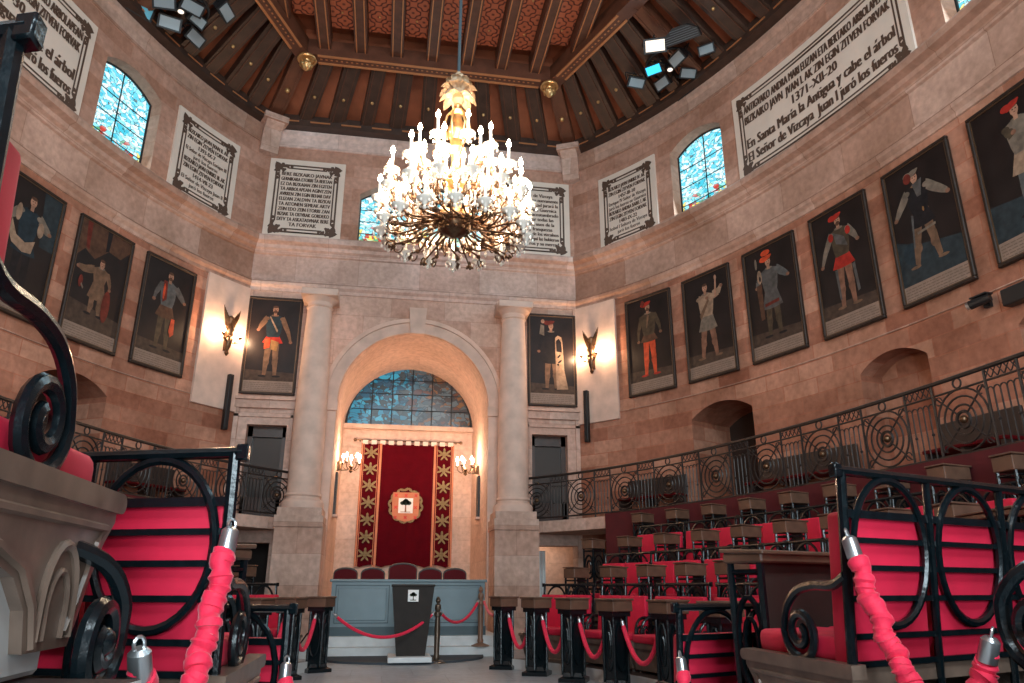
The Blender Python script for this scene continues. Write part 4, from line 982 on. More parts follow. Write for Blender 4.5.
mb = MB(); frus(mb, (.24,.16), (.355,.24), 0, 1.10); mb.build('body', M['lectern'], t)
mb = MB(); mb.rbox(-.37, .37, -.26, .26, 1.10, 1.14, .01); mb.build('reading_top', M['lectern'], t)
mb = MB(); mb.box(-.09, .09, -.258, -.225, .86, 1.05); pl = mb.build('emblem_plate', M['white'], t)
mb = MB()
for (x, z, r) in ((0,.975,.04),(-.03,.968,.03),(.03,.968,.03),(0,.99,.028)): mb.prism(blob(x, z, r, r*.8, 10), lambda a, b, d: (a, d, b), -.262, -.257)
mb.prism(limb(0,.95,0,.89,.006,.010), lambda a, b, d: (a, d, b), -.262, -.257); mb.prism(limb(-.05,.885,.05,.885,.006,.006), lambda a, b, d: (a, d, b), -.262, -.257); mb.build('emblem_tree', M['treegreen'], pl)
mb = MB(); mb.rbox(-.36, .36, 13.15, 13.95, .036, .12, .01); tag(mb.build('lectern_plinth', M['palestep']), 'pale low block the dark lectern stands on', 'plinth')
CH = [(-1.27, 'first'), (-.71, 'second'), (-.09, 'taller middle'), (.49, 'fourth'), (1.01, 'fifth')]
for x, o in CH:
    tall = .10 if 'mid' in o else 0
    t = thing('red_armchair', '%s dark red arched chair from the left behind the grey desk' % o, 'chair', (x, 16.15, DZ), 0, 'chairs behind the grey desk')
    mb = MB(); w = .23+.05*(tall > 0)
    mb.prism([(-w,.62),(w,.62),(w,1.14+tall)]+[(w*cos(a), 1.14+tall+.09*sin(a)) for a in [pi*i/8 for i in range(1, 8)]]+[(-w,1.14+tall)], lambda a, b, d: (a, d, b), .22, .28); mb.build('backrest', M['leather'], t)
    mb = MB(); mb.tube([(-w,.25,.0), (-w,.25,1.14+tall)]+[(w*cos(a), .25, 1.15+tall+.10*sin(a)) for a in [pi-pi*i/8 for i in range(9)]]+[(w,.25,1.14+tall), (w,.25,0)], .022, 6); mb.build('back_frame', M['deskdark'], t)
    mb = MB(); mb.rbox(-w, w, -.25, .22, .42, .50, .025); mb.build('seat', M['leather'], t)
    for s in (-1, 1): mb = MB(); mb.tube([(s*(w-.03),-.22,0), (s*(w-.03),-.22,.44)], .02, 6); mb.build('leg', M['deskdark'], t)
# rope barrier before the dais
def rope(p0, p1, sag, r, label, group, mat_='rope', cap=.055, scr=.0, hook=True, seed=0):
    p0, p1 = Vector(p0), Vector(p1); o = p0.copy()
    t = thing('barrier_rope', label, 'rope', o, 0, group); rnd = random.Random(seed)
    n = 200 if scr else 22
    def cat(f): return (p1-p0)*f-Vector((0,0,4*sag*f*(1-f)))
    a, b = cat(.0), cat(1.0); da = (cat(.03)-a).normalized(); db = (cat(.97)-b).normalized()
    mb = MB(); pts = []; rad = []
    for i in range(n+1):
        f = i/n; p = cat(f)
        if i in (0, n): p = p+(da if i == 0 else db)*cap*.8
        if scr: p += Vector((rnd.uniform(-1,1), rnd.uniform(-1,1), rnd.uniform(-1,1)))*scr*.16+Vector((sin(i*.33+seed), cos(i*.27), 0))*scr*.5
        pts.append(p); rad.append(r*(1+(.11*sin(i*1.35+1.5*sin(i*.31))+.09*sin(i*.73+2)+.05*sin(i*.29)+rnd.uniform(-.05,.05))*bool(scr)))
    rad[0] = rad[-1] = r*.7
    if scr:
        for i in range(1, n):
            L_ = min((pts[i]-a).length, (pts[i]-b).length)
            if L_ < cap: pts[i] = a+da*max(.2*cap, L_) if (pts[i]-a).length < (pts[i]-b).length else b+db*max(.2*cap, L_); rad[i] = r*.6
    mb.tube(pts, rad, 16 if scr else 8); mb.build('velvet', M[mat_], t, smooth=True)
    for q, d in ((a, da), (b, db)):
        mb = MB(); mb.tube([q-d*.01, q, q+d*cap*1.02, q+d*cap*1.05], [r*.5, r*.80, r*.84, r*.80], 14); c = mb.build('end_cap', M['chrome'], t, smooth=True)
        if hook:
            mb = MB(); u = d.orthogonal().normalized(); mb.ring(q-d*r*.6, d, u, r*.55, r*.40, r*.14, 14, 6); mb.build('hook_ring', M['chrome'], c, smooth=True)
    return t
for (x, y, o, m_) in ((.46, 13.49, 'dark slender barrier post with a ball finial, in front of the grey desk', 'brass'), (1.36, 14.7, 'brown slender barrier post near the right end of the grey desk', 'postwood')):
    t = thing('barrier_post', o, 'post', (x, y, .0 if y < 14.6 else .17), 0, 'barrier posts before the dais')
    mb = MB(); mb.lathe([(.17,0),(.17,.02),(.12,.035),(.05,.06)], 20); mb.build('base', M[m_], t, smooth=True)
    mb = MB(); mb.lathe([(.05,.06),(.06,.10),(.045,.14),(.05,.55),(.042,.72),(.06,.74),(.06,.80),(.035,.82)], 14); mb.build('shaft', M[m_], t, smooth=True)
    mb = MB(); mb.lathe([(.035,.82),(.055,.86),(.05,.92),(.025,.95),(.045,.99),(.03,1.04),(.005,1.06)], 14); mb.build('finial', M[m_], t, smooth=True)

# ------------------------------------------------------------------ gallery, its railing
GA, GB = 6.1, 12.0
_e = [pi*i/6000 for i in range(6001)]
_ex = [GA*sin(q) for q in _e]; _ey = [YC+GB*cos(q) for q in _e]; _es = [0.0]
for i in range(6000): _es.append(_es[-1]+hypot(_ex[i+1]-_ex[i], _ey[i+1]-_ey[i]))
def E(sd, s, d, z):
    x, y = interp(_es, _ex, s), interp(_es, _ey, s)
    n_ = Vector((-x/GA**2, -(y-YC)/GB**2, 0)).normalized(); p = Vector((x, y, z))+n_*d
    if sd < 0: p.x = -p.x
    return p
SG0, SG1 = 2.95, 26.5
for sd in SIDES:
    mb = MB(); n = 60
    for i in range(n):
        a, b = .47+(2.55-.47)*i/n, .47+(2.55-.47)*(i+1)/n
        P = []
        for q in (a, b):
            e = Vector((sd*GA*sin(q), YC+GB*cos(q), 0)); w_ = Vector((sd*(A0+.02)*sin(q), min(YC+(B0+.02)*cos(q), 17.05), 0))
            e2 = e+(w_-e)*(-.06); P.append((e2, w_, e))
        (e0, w0, f0), (e1, w1, f1) = P; zt_ = Vector((0,0,GZ)); zb = Vector((0,0,2.36))
        mb.poly([e0+zt_, e1+zt_, w1+zt_, w0+zt_]); mb.poly([e0+zb, e1+zb, w1+zb, w0+zb]); mb.poly([e0+zb, e1+zb, e1+zt_, e0+zt_], [(a*9, 0), (b*9, 0), (b*9, .25), (a*9, .25)])
        if i == 0: mb.poly([e0+zb, w0+zb, w0+zt_, e0+zt_])
    struct(mb.build('floor_gallery', M['ashlar'], uv=True))
    side = 'right' if sd > 0 else 'left'
    t = thing('gallery_railing', 'long curved black iron railing with concentric rings along the %s gallery' % side, 'railing', E(sd, SG0, 0, GZ), 0, 'gallery railings')
    o = t.location.copy(); bpy.context.view_layer.update()
    def PT(s, z): return E(sd, s, 0, z)-o
    def line(mb, s0, s1, z0, z1, r, k=None, n=6):
        k = k or max(2, int(abs(s1-s0)/.3)+1); mb.tube([PT(s0+(s1-s0)*i/k, z0+(z1-z0)*i/k) for i in range(k+1)], r, n)
    mb = MB(); line(mb, SG0, SG1, 3.58, 3.58, .028, 90); mb.build('top_rail', M['ironold'], t)
    mb = MB(); line(mb, SG0, SG1, 3.43, 3.43, .014, 90); line(mb, SG0, SG1, 2.68, 2.68, .018, 90); mb.build('lower_rails', M['ironold'], t)
    s = 4.44-1.225-.39; j = 0
    while s < SG1-1.3:
        j += 1; s0, s1, c = s, s+.78, s+.39
        mb = MB()
        for q in (s0, s1): line(mb, q, q, GZ, 3.58, .017, 2)
        for r in (.365, .275, .175, .095): mb.tube([PT(c+r*cos(a), 3.07+r*sin(a)) for a in [2*pi*i/26 for i in range(26)]], .013 if r > .1 else .02, 5, closed=True)
        for a in (pi/4, 3*pi/4, 5*pi/4, 7*pi/4): mb.tube([PT(c+.10*cos(a), 3.07+.10*sin(a)), PT(c+.50*cos(a), 3.07+.47*sin(a))], .011, 5)
        for a in (pi/4, 3*pi/4, 5*pi/4, 7*pi/4): mb.tube([PT(c+.44*cos(a)+.05*cos(b), 3.07+.40*sin(a)+.05*sin(b)) for b in [x*.6 for x in range(9)]], .009, 5)
        mb.tube([PT(c+.06*cos(a), 3.505+.06*sin(a)) for a in [2*pi*i/12 for i in range(12)]], .012, 5, closed=True)
        p = mb.build('ring_panel', M['ironold'], t)
        mb = MB(); mb.sphere(PT(c, 3.07), .05, 10, 6); mb.build('boss', M['bronze'], p, smooth=True)
        mb = MB(); w_ = 1.225-.78
        for i in range(1, 5):
            q = s1+w_*i/5; line(mb, q, q, 2.68, 3.30, .010, 2, 5)
        for i in range(0, 5):
            q = s1+w_*(i+.5)/5; mb.tube([PT(q+w_*.1*cos(a), 3.30+.05*sin(a)) for a in [pi*x/6 for x in range(7)]], .009, 5)
            mb.tube([PT(q-.04, 3.45), PT(q+.04, 3.57)], .008, 5); mb.tube([PT(q+.04, 3.45), PT(q-.04, 3.57)], .008, 5)
        for i in (1, 4): q = s1+w_*i/5; mb.sphere(PT(q, 2.98), .022, 6, 4)
        mb.build('bar_panel', M['ironold'], t)
        s += 1.225

# ------------------------------------------------------------------ stepped tribune
RY = 6.5
ROWS = {4: (3.75, 7.40, 2.84, .13, .15, .95), 3: (4.67, 8.90, 4.21, .62, .65, 1.0), 2: (5.57, 10.10, 5.74, 1.03, 1.17, 1.0), 1: (6.10, 11.20, 7.2, 1.55, 1.66, 1.1)}
def rz_(k, y):
    zn, zf = ROWS[k][3:5]; f = min(1, max(0, (y-4)/5)); return zn+(zf-zn)*f*f*(3-2*f)
def RC(k, phi, off=0):
    """point of the back line of row k (right side); off > 0 = towards the middle"""
    a, bn, bs = ROWS[k][:3]; b = bn if phi > pi/2 else bs
    x, y = a*sin(phi), RY-b*cos(phi)
    n_ = Vector((-sin(phi)/a, cos(phi)/b, 0)).normalized()
    return Vector((x, y, 0))+n_*off
def phi_x(k): return math.asin(ROWS[k][5]/ROWS[k][0])
NSTOP = {4: 12.7, 3: 12.9, 2: 13.4, 1: 13.9}
def phi_n(k): return math.acos(max(-1, -(NSTOP[k]-RY)/ROWS[k][1]))
FO = {4: .62, 3: .82, 2: .80, 1: .50}
for sd in SIDES:
    mb = MB(); n = 48
    px = lambda k: math.asin((ROWS[k][5]+.16)/ROWS[k][0])
    F = {k: [RC(k, px(k)+(phi_n(k)-px(k))*i/n, FO[k]) for i in range(n+1)] for k in ROWS}
    F[0] = [RC(1, px(1)+(phi_n(1)-px(1))*i/n, -.35) for i in range(n+1)]
    if sd < 0:
        for k in F: F[k] = [Vector((-p.x, p.y, 0)) for p in F[k]]
    Z = lambda k, p: Vector((p.x, p.y, rz_(k, p.y) if k <= 4 else 0))
    for k in (4, 3, 2, 1):
        for i in range(n):
            a, b = F[k][i], F[k][i+1]; c, d = F[k-1][i], F[k-1][i+1]
            mb.mi = 1; mb.poly([Z(k, a), Z(k, b), Vector((d.x, d.y, rz_(k, b.y))), Vector((c.x, c.y, rz_(k, a.y)))])
            mb.mi = 0 if k == 4 else 1; z0 = (0, 0) if k == 4 else (rz_(k+1, F[k+1][i].y), rz_(k+1, F[k+1][i+1].y))
            mb.poly([Vector((a.x, a.y, 0)), Vector((b.x, b.y, 0)), Z(k, b), Z(k, a)])
        for i in (0, n):
            a, c = F[k][i], F[k-1][i]; mb.mi = 0
            mb.poly([Vector((a.x, a.y, 0)), Vector((c.x, c.y, 0)), Vector((c.x, c.y, rz_(k, a.y))), Z(k, a)])
    struct(mb.build('floor_tribune', [M['tier'], M['tread']]))

# ------------------------------------------------------------------ benches
SEATW = .56
def bench_template(ns, name='tribune_bench', label='x', shear=0):
    L = ns*SEATW+.02; n0 = set(bpy.data.meshes.keys())
    t = thing(name, label, 'bench', (0,0,0), 0, 'red benches of the tribune')
    lean = lambda z: -.0+.10*(1.1-z)/.8
    mb = MB()
    mb.tube([(-.02,lean(1.1),1.1), (L+.02,lean(1.1),1.1)], .026, 8, flat=.8)
    for i in range(ns+1):
        x = .01+i*SEATW; mb.tube([(x,lean(1.1),1.1), (x,lean(.05),.0)], .019 if 0 < i < ns else .024, 8)
    for s, x in ((0, -.02), (1, L+.02)): mb.rbox(x-.024, x+.024, lean(1.1)-.024, lean(1.1)+.024, 1.1-.03, 1.1+.027, .006, 1)
    for i in range(ns):
        c = .01+SEATW*(i+.5); pts = []
        for q in range(32):
            a = 2*pi*q/32; z = .795+.285*sin(a); pts.append((c+.235*cos(a), lean(z)-.006, z))
        mb.tube(pts, .018, 7, closed=True)
    bf = mb.build('iron_back_frame', M['iron'], t, smooth=True)
    for z in (.935, .835, .73, .615, .475, .375):
        mb = MB(); mb.box(.0, L, lean(z)-.008, lean(z)+.014, z-(.016 if z > .9 else .011), z+(.016 if z > .9 else .011)); mb.build('back_strap', M['iron'], bf)
    for i in range(ns):
        c = .01+SEATW*(i+.5); mb = MB(); w = SEATW/2-.018
        bm = bmesh.new(); bmesh.ops.create_cube(bm, size=1)
        for v in bm.verts:
            z = .32 if v.co.z < 0 else .95; v.co = Vector((c+v.co.x*2*w, lean(z)+(.018 if v.co.y < 0 else .135), z))
        bmesh.ops.bevel(bm, geom=list(bm.edges), offset=.022, segments=3, affect='EDGES', profile=.5); mb.bm(bm)
        mb.build('back_pad', M['red'], t, smooth=True)
        mb = MB(); mb.rbox(c-w, c+w, .18, .80, .37, .47, .035, 3); mb.build('seat_cushion', M['red'], t, smooth=True)
    for x in (.02, L-.02): mb = MB(); mb.rbox(x-.02, x+.02, .12, .62, -.02, .31, .01, 1); mb.build('stone_support', M['tier'], t)
    mb = MB(); mb.box(.03, L-.03, .10, .76, .30, .37); mb.box(.03, L-.03, .66, .70, .04, .30); mb.build('seat_box', M['oak'], t)
    prof = [(.46,.03),(.68,.03),(.71,.08),(.75,.17),(.80,.25),(.86,.31),(.86,.33),(.06,.33),(.06,.20),(.26,.20),(.36,.17),(.43,.11)]
    for s, x in ((-1, .0), (1, L)):
        mb = MB(); x0, x1 = (x-.03, x+.025) if s < 0 else (x-.025, x+.03)
        mb.prism(prof, lambda a, b, d: (d, a, b), x0, x1)
        mb.prism([(.04,.33)]+[(.86+.03*sin(a), .355-.025*cos(a)) for a in [pi*i/6 for i in range(7)]]+[(.04,.38)], lambda a, b, d: (d, a, b), x0-.015, x1+.015)
        ep = mb.build('carved_end', M['oak'], t)
        mb = MB(); xx = x+s*.032
        mb.tube([(xx,.10,.29), (xx,.80,.29), (xx,.75,.25), (xx,.68,.12), (xx,.64,.06)], .011, 6)
        mb.tube([(xx,.06,.225), (xx,.27,.225), (xx,.38,.19), (xx,.455,.12), (xx,.49,.04)], .012, 6)
        for y0, w_ in ((.49, .17),):
            mb.tube([(xx, y0, .05)]+[(xx, y0+w_*.5*(1-cos(a)), .12+.12*sin(a)) for a in [pi*i/10 for i in range(11)]]+[(xx, y0+w_, .05)], .013, 6)
            mb.tube([(xx, y0+w_*.22, .05)]+[(xx, y0+w_*.5*(1-.6*cos(a)), .11+.075*sin(a)) for a in [pi*i/10 for i in range(11)]]+[(xx, y0+w_*.78, .05)], .009, 6)
        mb.build('tracery', M['oak'], ep, smooth=True)
        mb = MB(); xa = x-s*.0
        arm = [(xa, lean(.7), .70), (xa, .14, .665), (xa, .28, .665), (xa, .40, .64), (xa, .49, .57), (xa, .525, .48)]
        c = (.40, .475)
        for i in range(30):
            a = -i*.36; r = .125*(1-i/36); arm.append((xa, c[0]+r*cos(a), c[1]+r*sin(a)*.95))
        sm = []
        P = [Vector(p) for p in arm[:6]]
        for i in range(5):
            p0, p1, p2, p3 = P[max(i-1,0)], P[i], P[i+1], P[min(i+2,5)]
            for q in range(4):
                f = q/4; sm.append(.5*((2*p1)+(p2-p0)*f+(2*p0-5*p1+4*p2-p3)*f*f+(3*p1-p0-3*p2+p3)*f**3))
        mb.tube(sm+[Vector(p) for p in arm[5:]], .021, 8, flat=1.0); mb.build('scroll_arm', M['iron'], t, smooth=True)
    if shear:
        for nm in set(bpy.data.meshes.keys())-n0:
            for v in bpy.data.meshes[nm].vertices: v.co.x += shear*v.co.y*max(0, min(1, (1-v.co.x/L) if shear > 0 else v.co.x/L))
    return t, L
T2, L2 = bench_template(2); L3 = 3*SEATW+.02
reg(T2)
used = {}
ORD = ['first', 'second', 'third', 'fourth', 'fifth', 'sixth', 'seventh', 'eighth', 'ninth', 'tenth', 'eleventh', 'twelfth', 'thirteenth', 'fourteenth', 'fifteenth', 'sixteenth', 'seventeenth', 'eighteenth', 'nineteenth', 'twentieth', 'twenty-first', 'twenty-second', 'twenty-third']
RN = {4: 'lowest', 3: 'second', 2: 'third', 1: 'topmost'}
def put(T, loc, rz, label, sy=1):
    if not used.get(T.name):
        used[T.name] = 1; T.location = loc; T.rotation_euler = (0,0,rz); T['label'] = label; o = T
    else: o = dup(T, loc, rz, label)
    o.scale = (1, sy, 1); return o
def chord(k, off, phi, L):
    lo, hi = phi, phi+1.2; p = RC(k, phi, off)
    for _ in range(40):
        m = (lo+hi)/2
        if (RC(k, m, off)-p).length < L: lo = m
        else: hi = m
    return lo
# repeats that lie wholly outside the photo are left out
SKIP_BENCH = {(1, 2, i) for i in range(0, 5)} | {(-1, 4, 2)} | {(-1, 3, i) for i in range(1, 5)} | {(-1, 2, i) for i in range(1, 8)}
SKIP_DESK = {(sd, 2, i) for sd in SIDES for i in range(0, 4)} | {(1, 1, i) for i in range(2, 8)} | {(-1, 3, i) for i in range(2, 5)} | {(-1, 2, i) for i in range(4, 9)} | {(-1, 1, i) for i in range(2, 12)}
ends = {}
for sd in SIDES:
    for k in (4, 3, 2):
        phi = phi_x(k); i = 0
        e = chord(k, 0, phi, L3*.89+.06); n_ = 0; ph = e          # how many two-seat benches fit after the first
        while chord(k, 0, ph, L2) < phi_n(k): ph = chord(k, 0, ph, L2+.06); n_ += 1
        left = (RC(k, phi_n(k))-RC(k, ph)).length if ph < phi_n(k) else 0
        gap = .06+left/max(1, n_)
        for i in range(n_+1):
            L = L3 if i == 0 else L2; sc = .89 if i == 0 else 1
            if sd < 0 and k == 2 and i == 0: sc = .93
            nx_ = chord(k, 0, phi, L*sc); p, q = RC(k, phi), RC(k, nx_)
            if i == 0 and k == 3: q = p+Vector((1,.36,0)).normalized()*L*sc
            if sd > 0 and k == 3 and i == 0: p.x += .045; q.x += .045
            if sd > 0 and k == 2 and i == 0: p += Vector((.08, -.09, 0)); q += Vector((.08, -.09, 0))
            if sd < 0: p.x, q.x = -p.x, -q.x
            z = min(rz_(k, p.y), rz_(k, q.y))
            if sd < 0 and k == 2 and i == 0: q = q-p+Vector((-1.20,1.15,0)); p = Vector((-1.20,1.15,0)); z = 1.055
            a, b = (p, q) if sd > 0 else (q, p)
            d = (b-a).normalized()
            if i == 0: ends[(sd, k)] = (p.copy(), z, d.copy())
            side = 'right' if sd > 0 else 'left'
            lab = '%s red bench from the dais end, %s row of the %s tribune' % (ORD[n_-i], RN[k], side) if i else 'red bench with iron back at the centre aisle, %s row, %s side' % (RN[k], side)
            if (sd, k, i) not in SKIP_BENCH:
                if i == 0:
                    o, _ = bench_template(3, shear=d.y/d.x); o.location = (a.x, a.y, z); o.rotation_euler = (0, 0, atan2(d.y, d.x)); o['label'] = lab
                else: o = put(T2, (a.x, a.y, z), atan2(d.y, d.x), lab)
                o.scale = (sc, sc*(1 if i == 0 else .60), sc)
                if sd < 0 and k == 2 and i == 0: o.scale = (.93, .90, .95)
            phi = chord(k, 0, phi, L*sc+(gap if i else .06))
# red cloth on the parapet behind the topmost desks
for sd in SIDES:
    mb = MB(); n = 60; ss = [5.25+(20.5-5.25)*i/n for i in range(n+1)]
    for a, b in zip(ss[:-1], ss[1:]):
        p, q = E(sd, a, .17, 0), E(sd, b, .17, 0); u, v = E(sd, a, .0, 0), E(sd, b, 0, 0)
        mb.poly([Vector((p.x,p.y,1.4)), Vector((q.x,q.y,1.4)), Vector((q.x,q.y,2.64)), Vector((p.x,p.y,2.64))])
        mb.poly([Vector((p.x,p.y,2.64)), Vector((q.x,q.y,2.64)), Vector((v.x,v.y,2.64)), Vector((u.x,u.y,2.64))])
    p, u = E(sd, ss[0], .17, 0), E(sd, ss[0], 0, 0); mb.poly([Vector((p.x,p.y,1.4)), Vector((u.x,u.y,1.4)), Vector((u.x,u.y,2.64)), Vector((p.x,p.y,2.64))])
    struct(mb.build('trim_parapet_cloth', M['reddark']))
# ------------------------------------------------------------------ desks
def desk_template(w, h, name='writing_desk', big=False):
    t = thing(name, 'x', 'desk', (0,0,0), 0, 'writing desks of the tribune')
    bh, y = (.045, .12) if big else (.15, .17)
    mb = MB(); mb.rbox(-w/2, w/2, -y, y, h-bh-.02, h-.02, .008, 1); mb.build('desk_box', M['deskoak'], t)
    mb = MB(); mb.T = Matrix.Translation((0,-.005,h-.012)) @ Matrix.Rotation(radians(3), 4, 'X'); mb.rbox(-w/2-.012, w/2+.012, -y-.015, y+.015, -.010, .010, .005, 1); mb.build('desk_lid', M['deskoak'], t)
    mb = MB(); g = w/2-.02; q = y-.03; top = h-bh-.02
    for s in (-1, 1):
        for yy in (q, -q): mb.tube([(s*g,yy,top), (s*g,yy,.0)], .018, 6)
        mb.tube([(s*g,q*.85*cos(a), h*.45+.20*sin(a)) for a in [2*pi*i/18 for i in range(18)]], .014, 5, closed=True)
        mb.tube([(s*g,q*.45*cos(a), h*.45+.11*sin(a)) for a in [2*pi*i/14 for i in range(14)]], .010, 5, closed=True)
        mb.tube([(s*g,-y,.015), (s*g,y,.015)], .02, 6)
        for z in (top-.04, .12): mb.tube([(s*g,-q,z), (s*g,q,z)], .012, 6)
    mb.ring((0,q,h*.45), (1,0,0), (0,0,1), g*.85, .20, .014, 20, 6); mb.ring((0,q,h*.45), (1,0,0), (0,0,1), g*.45, .11, .010, 16, 5)
    for z in (top-.04, .12): mb.tube([(-g,q,z), (g,q,z)], .012, 6)
    mb.build('iron_stand', M['iron'], t)
    mb = MB(); mb.box(-g+.03, g-.03, -q+.02, -q+.035, .06, top); mb.build('modesty_panel', M['deskdark'], t)
    return t
TD = reg(desk_template(.27, .88)); TN = reg(desk_template(.80, .76, big=True))
def front_desk_template():
    t = thing('barrier_desk', 'x', 'desk', (0,0,0), 0, 'iron pedestal desks around the floor')
    mb = MB(); mb.rbox(-.19, .19, -.15, .16, .92, 1.05, .008, 1); mb.build('desk_box', M['deskoak'], t)
    mb = MB(); mb.rbox(-.205, .205, -.165, .175, 1.05, 1.075, .006, 1); mb.build('desk_lid', M['deskoak'], t)
    mb = MB(); mb.box(-.105, .105, -.095, .105, .10, .92)
    for s in (-1, 1):
        for y in (-.10, .11): mb.tube([(s*.11,y,.08), (s*.11,y,.92)], .018, 6)
        mb.tube([(s*.12, .0+.08*cos(a), .5+.28*sin(a)) for a in [2*pi*i/16 for i in range(16)]], .012, 5, closed=True)
    mb.ring((0,.112,.52), (1,0,0), (0,0,1), .08, .30, .012, 20, 5); mb.ring((0,.112,.52), (1,0,0), (0,0,1), .04, .16, .010, 16, 5); mb.box(-.16, .16, -.13, .14, .86, .92)
    mb.build('iron_pedestal', M['iron'], t)
    mb = MB(); mb.lathe([(.26,0),(.26,.05),(.19,.07),(.165,.12)], 4); mb.build('flared_foot', M['iron'], t)
    mb = MB(); mb.tube([(.16,-.10,.55), (.22,-.18,.40), (.26,-.22,.10), (.27,-.24,.02)], .012, 6); mb.build('stay', M['iron'], t)
    return t
TB = reg(front_desk_template())
DO = {3: .70, 2: .68, 1: .40}
for sd in SIDES:
    for k in (3, 2, 1):
        off = DO[k]; phi = math.asin(min(.99, 1.6/(ROWS[k][0]-off))); side = 'right' if sd > 0 else 'left'; spots = []
        while True:
            p = RC(k, phi, off)
            if p.y > NSTOP[k]+.1: break
            q = RC(k, phi+.01, off); spots.append((p, (q-p).normalized()))
            phi = chord(k, off, phi, .92 if p.y > 4.5 else 1.05)
        for i, (p, d) in enumerate(spots):
            if sd < 0: p.x = -p.x; d = Vector((d.x, -d.y, 0))
            z = rz_(k, p.y); far = p.y > 5.5
            if (k != 1 or p.y > 1) and (sd, k, i) not in SKIP_DESK:
                if not far: p = p+Vector((-d.y, d.x, 0))*.28
                lab = '%s wood-topped iron desk from the dais end, %s row of the %s tribune' % (ORD[len(spots)-1-i], RN[k], side)
                if not far: lab = '%s wide panelled desk from the centre aisle, before the %s row, %s side' % (ORD[i], RN[k], side)
                put(TD if far else TN, (p.x, p.y, z), atan2(d.y, d.x), lab)
# pedestal desks round the open floor, linked by ropes
POSTS = [(1.44,12.4),(1.78,11.45),(2.12,10.6),(2.45,9.7),(2.80,8.7),(3.0,7.7)]
pos = []
for i, (x, y) in enumerate(POSTS):
    a, b = POSTS[max(i-1, 0)], POSTS[min(i+1, len(POSTS)-1)]
    pos.append((Vector((x, y, 0)), Vector((a[0]-b[0], a[1]-b[1], 0)).normalized()))
for sd in SIDES:
    side = 'right' if sd > 0 else 'left'; pp = []
    for i, (p, ph) in enumerate(pos):
        d = ph.copy(); p = p.copy()
        if sd < 0: p.x = -p.x; d = Vector((d.x, -d.y, 0))
        pp.append((p, d))
        put(TB, p, atan2(d.y, d.x), '%s iron pedestal desk from the dais, along the %s side of the open floor' % (ORD[i], side))
    for i in range(len(pp)-1):
        (a, da), (b, db) = pp[i], pp[i+1]
        u = (b-a).normalized(); 
        rope(a+u*.15+Vector((0,0,.80)), b-u*.15+Vector((0,0,.80)), .46, .030, 'red rope hanging between the %s and %s pedestal desks from the dais, %s side' % (ORD[i], ORD[i+1], side), 'ropes between the pedestal desks', cap=.05, seed=i)
    if sd > 0: PR = pp[0][0]
    else: PL = pp[0][0]
bp1, bp2 = Vector((.46,13.49,.80)), Vector((1.36,14.7,.97))
rope(PL+Vector((.22,.1,.80)), bp1+Vector((-.06,0,0)), .36, .026, 'long red rope sagging across the lectern to the dark barrier post', 'ropes before the dais', cap=.05)
rope(bp1+Vector((.05,.05,0)), bp2+Vector((-.05,-.05,0)), .26, .026, 'red rope between the dark and the brown barrier posts', 'ropes before the dais', cap=.05)
rope(bp2+Vector((.05,-.05,0)), PR+Vector((-.1,.2,.80)), .10, .026, 'red rope from the brown barrier post to the first right pedestal desk', 'ropes before the dais', cap=.05)
# thick scrunched ropes closing the rows along the centre aisle, from iron foot scrolls
for sd in SIDES:
    side = 'right' if sd > 0 else 'left'
    for k in (3, 4):
        p, z, d = ends[(sd, k)]
        up, uz, ud = ends[(sd, k-1)]
        fwd = Vector((-ud.y, ud.x, 0)); 
        c = Vector((up.x, up.y+(.80 if k == 4 else .76), 0))+Vector((0,0,uz-.03 if k == 4 else 1.11)); c.x = sd*1.13 if k == 3 else sd*1.0
        if k == 3: c = Vector((-1.12, 1.80, 1.09)) if sd < 0 else Vector((1.24, 1.88, 1.09))
        t = thing('iron_foot_scroll', 'black iron scroll at the floor edge before the %s row end, %s of the aisle' % (RN[k-1], side), 'scroll', c, 0, 'iron foot scrolls')
        mb = MB(); P = [Vector((sd*.24,-.20,.25)), Vector((sd*.12,-.10,.21)), Vector((sd*.03,.03,.165)), Vector((0,.10,.09)), Vector((0,.115,.02))]
        for i in range(30):
            a = -i*.36; r = .115*(1-i/36); P.append(Vector((0, r*cos(a), r*sin(a))))
        Q = []
        for i in range(4):
            p0, p1, p2, p3 = P[max(i-1,0)], P[i], P[i+1], P[i+2]
            for q in range(4):
                f = q/4; Q.append(.5*((2*p1)+(p2-p0)*f+(2*p0-5*p1+4*p2-p3)*f*f+(3*p1-p0-3*p2+p3)*f**3))
        mb.tube(Q+P[4:], .020, 8); mb.build('scroll', M['iron'], t, smooth=True)
        mb = MB(); mb.sphere((0,0,0), .034, 10, 6); mb.build('boss', M['iron'], t, smooth=True)
        a = p+Vector((-sd*.01, -.02, z+.74)); b = c+Vector((-sd*.05, .12, -.03))
        rope(a, b,   .36, .032, 'thick scrunched red rope hanging from the %s row bench end, %s of the aisle' % (RN[k], side), 'thick aisle ropes', cap=.06, scr=.011, seed=k*3+sd)
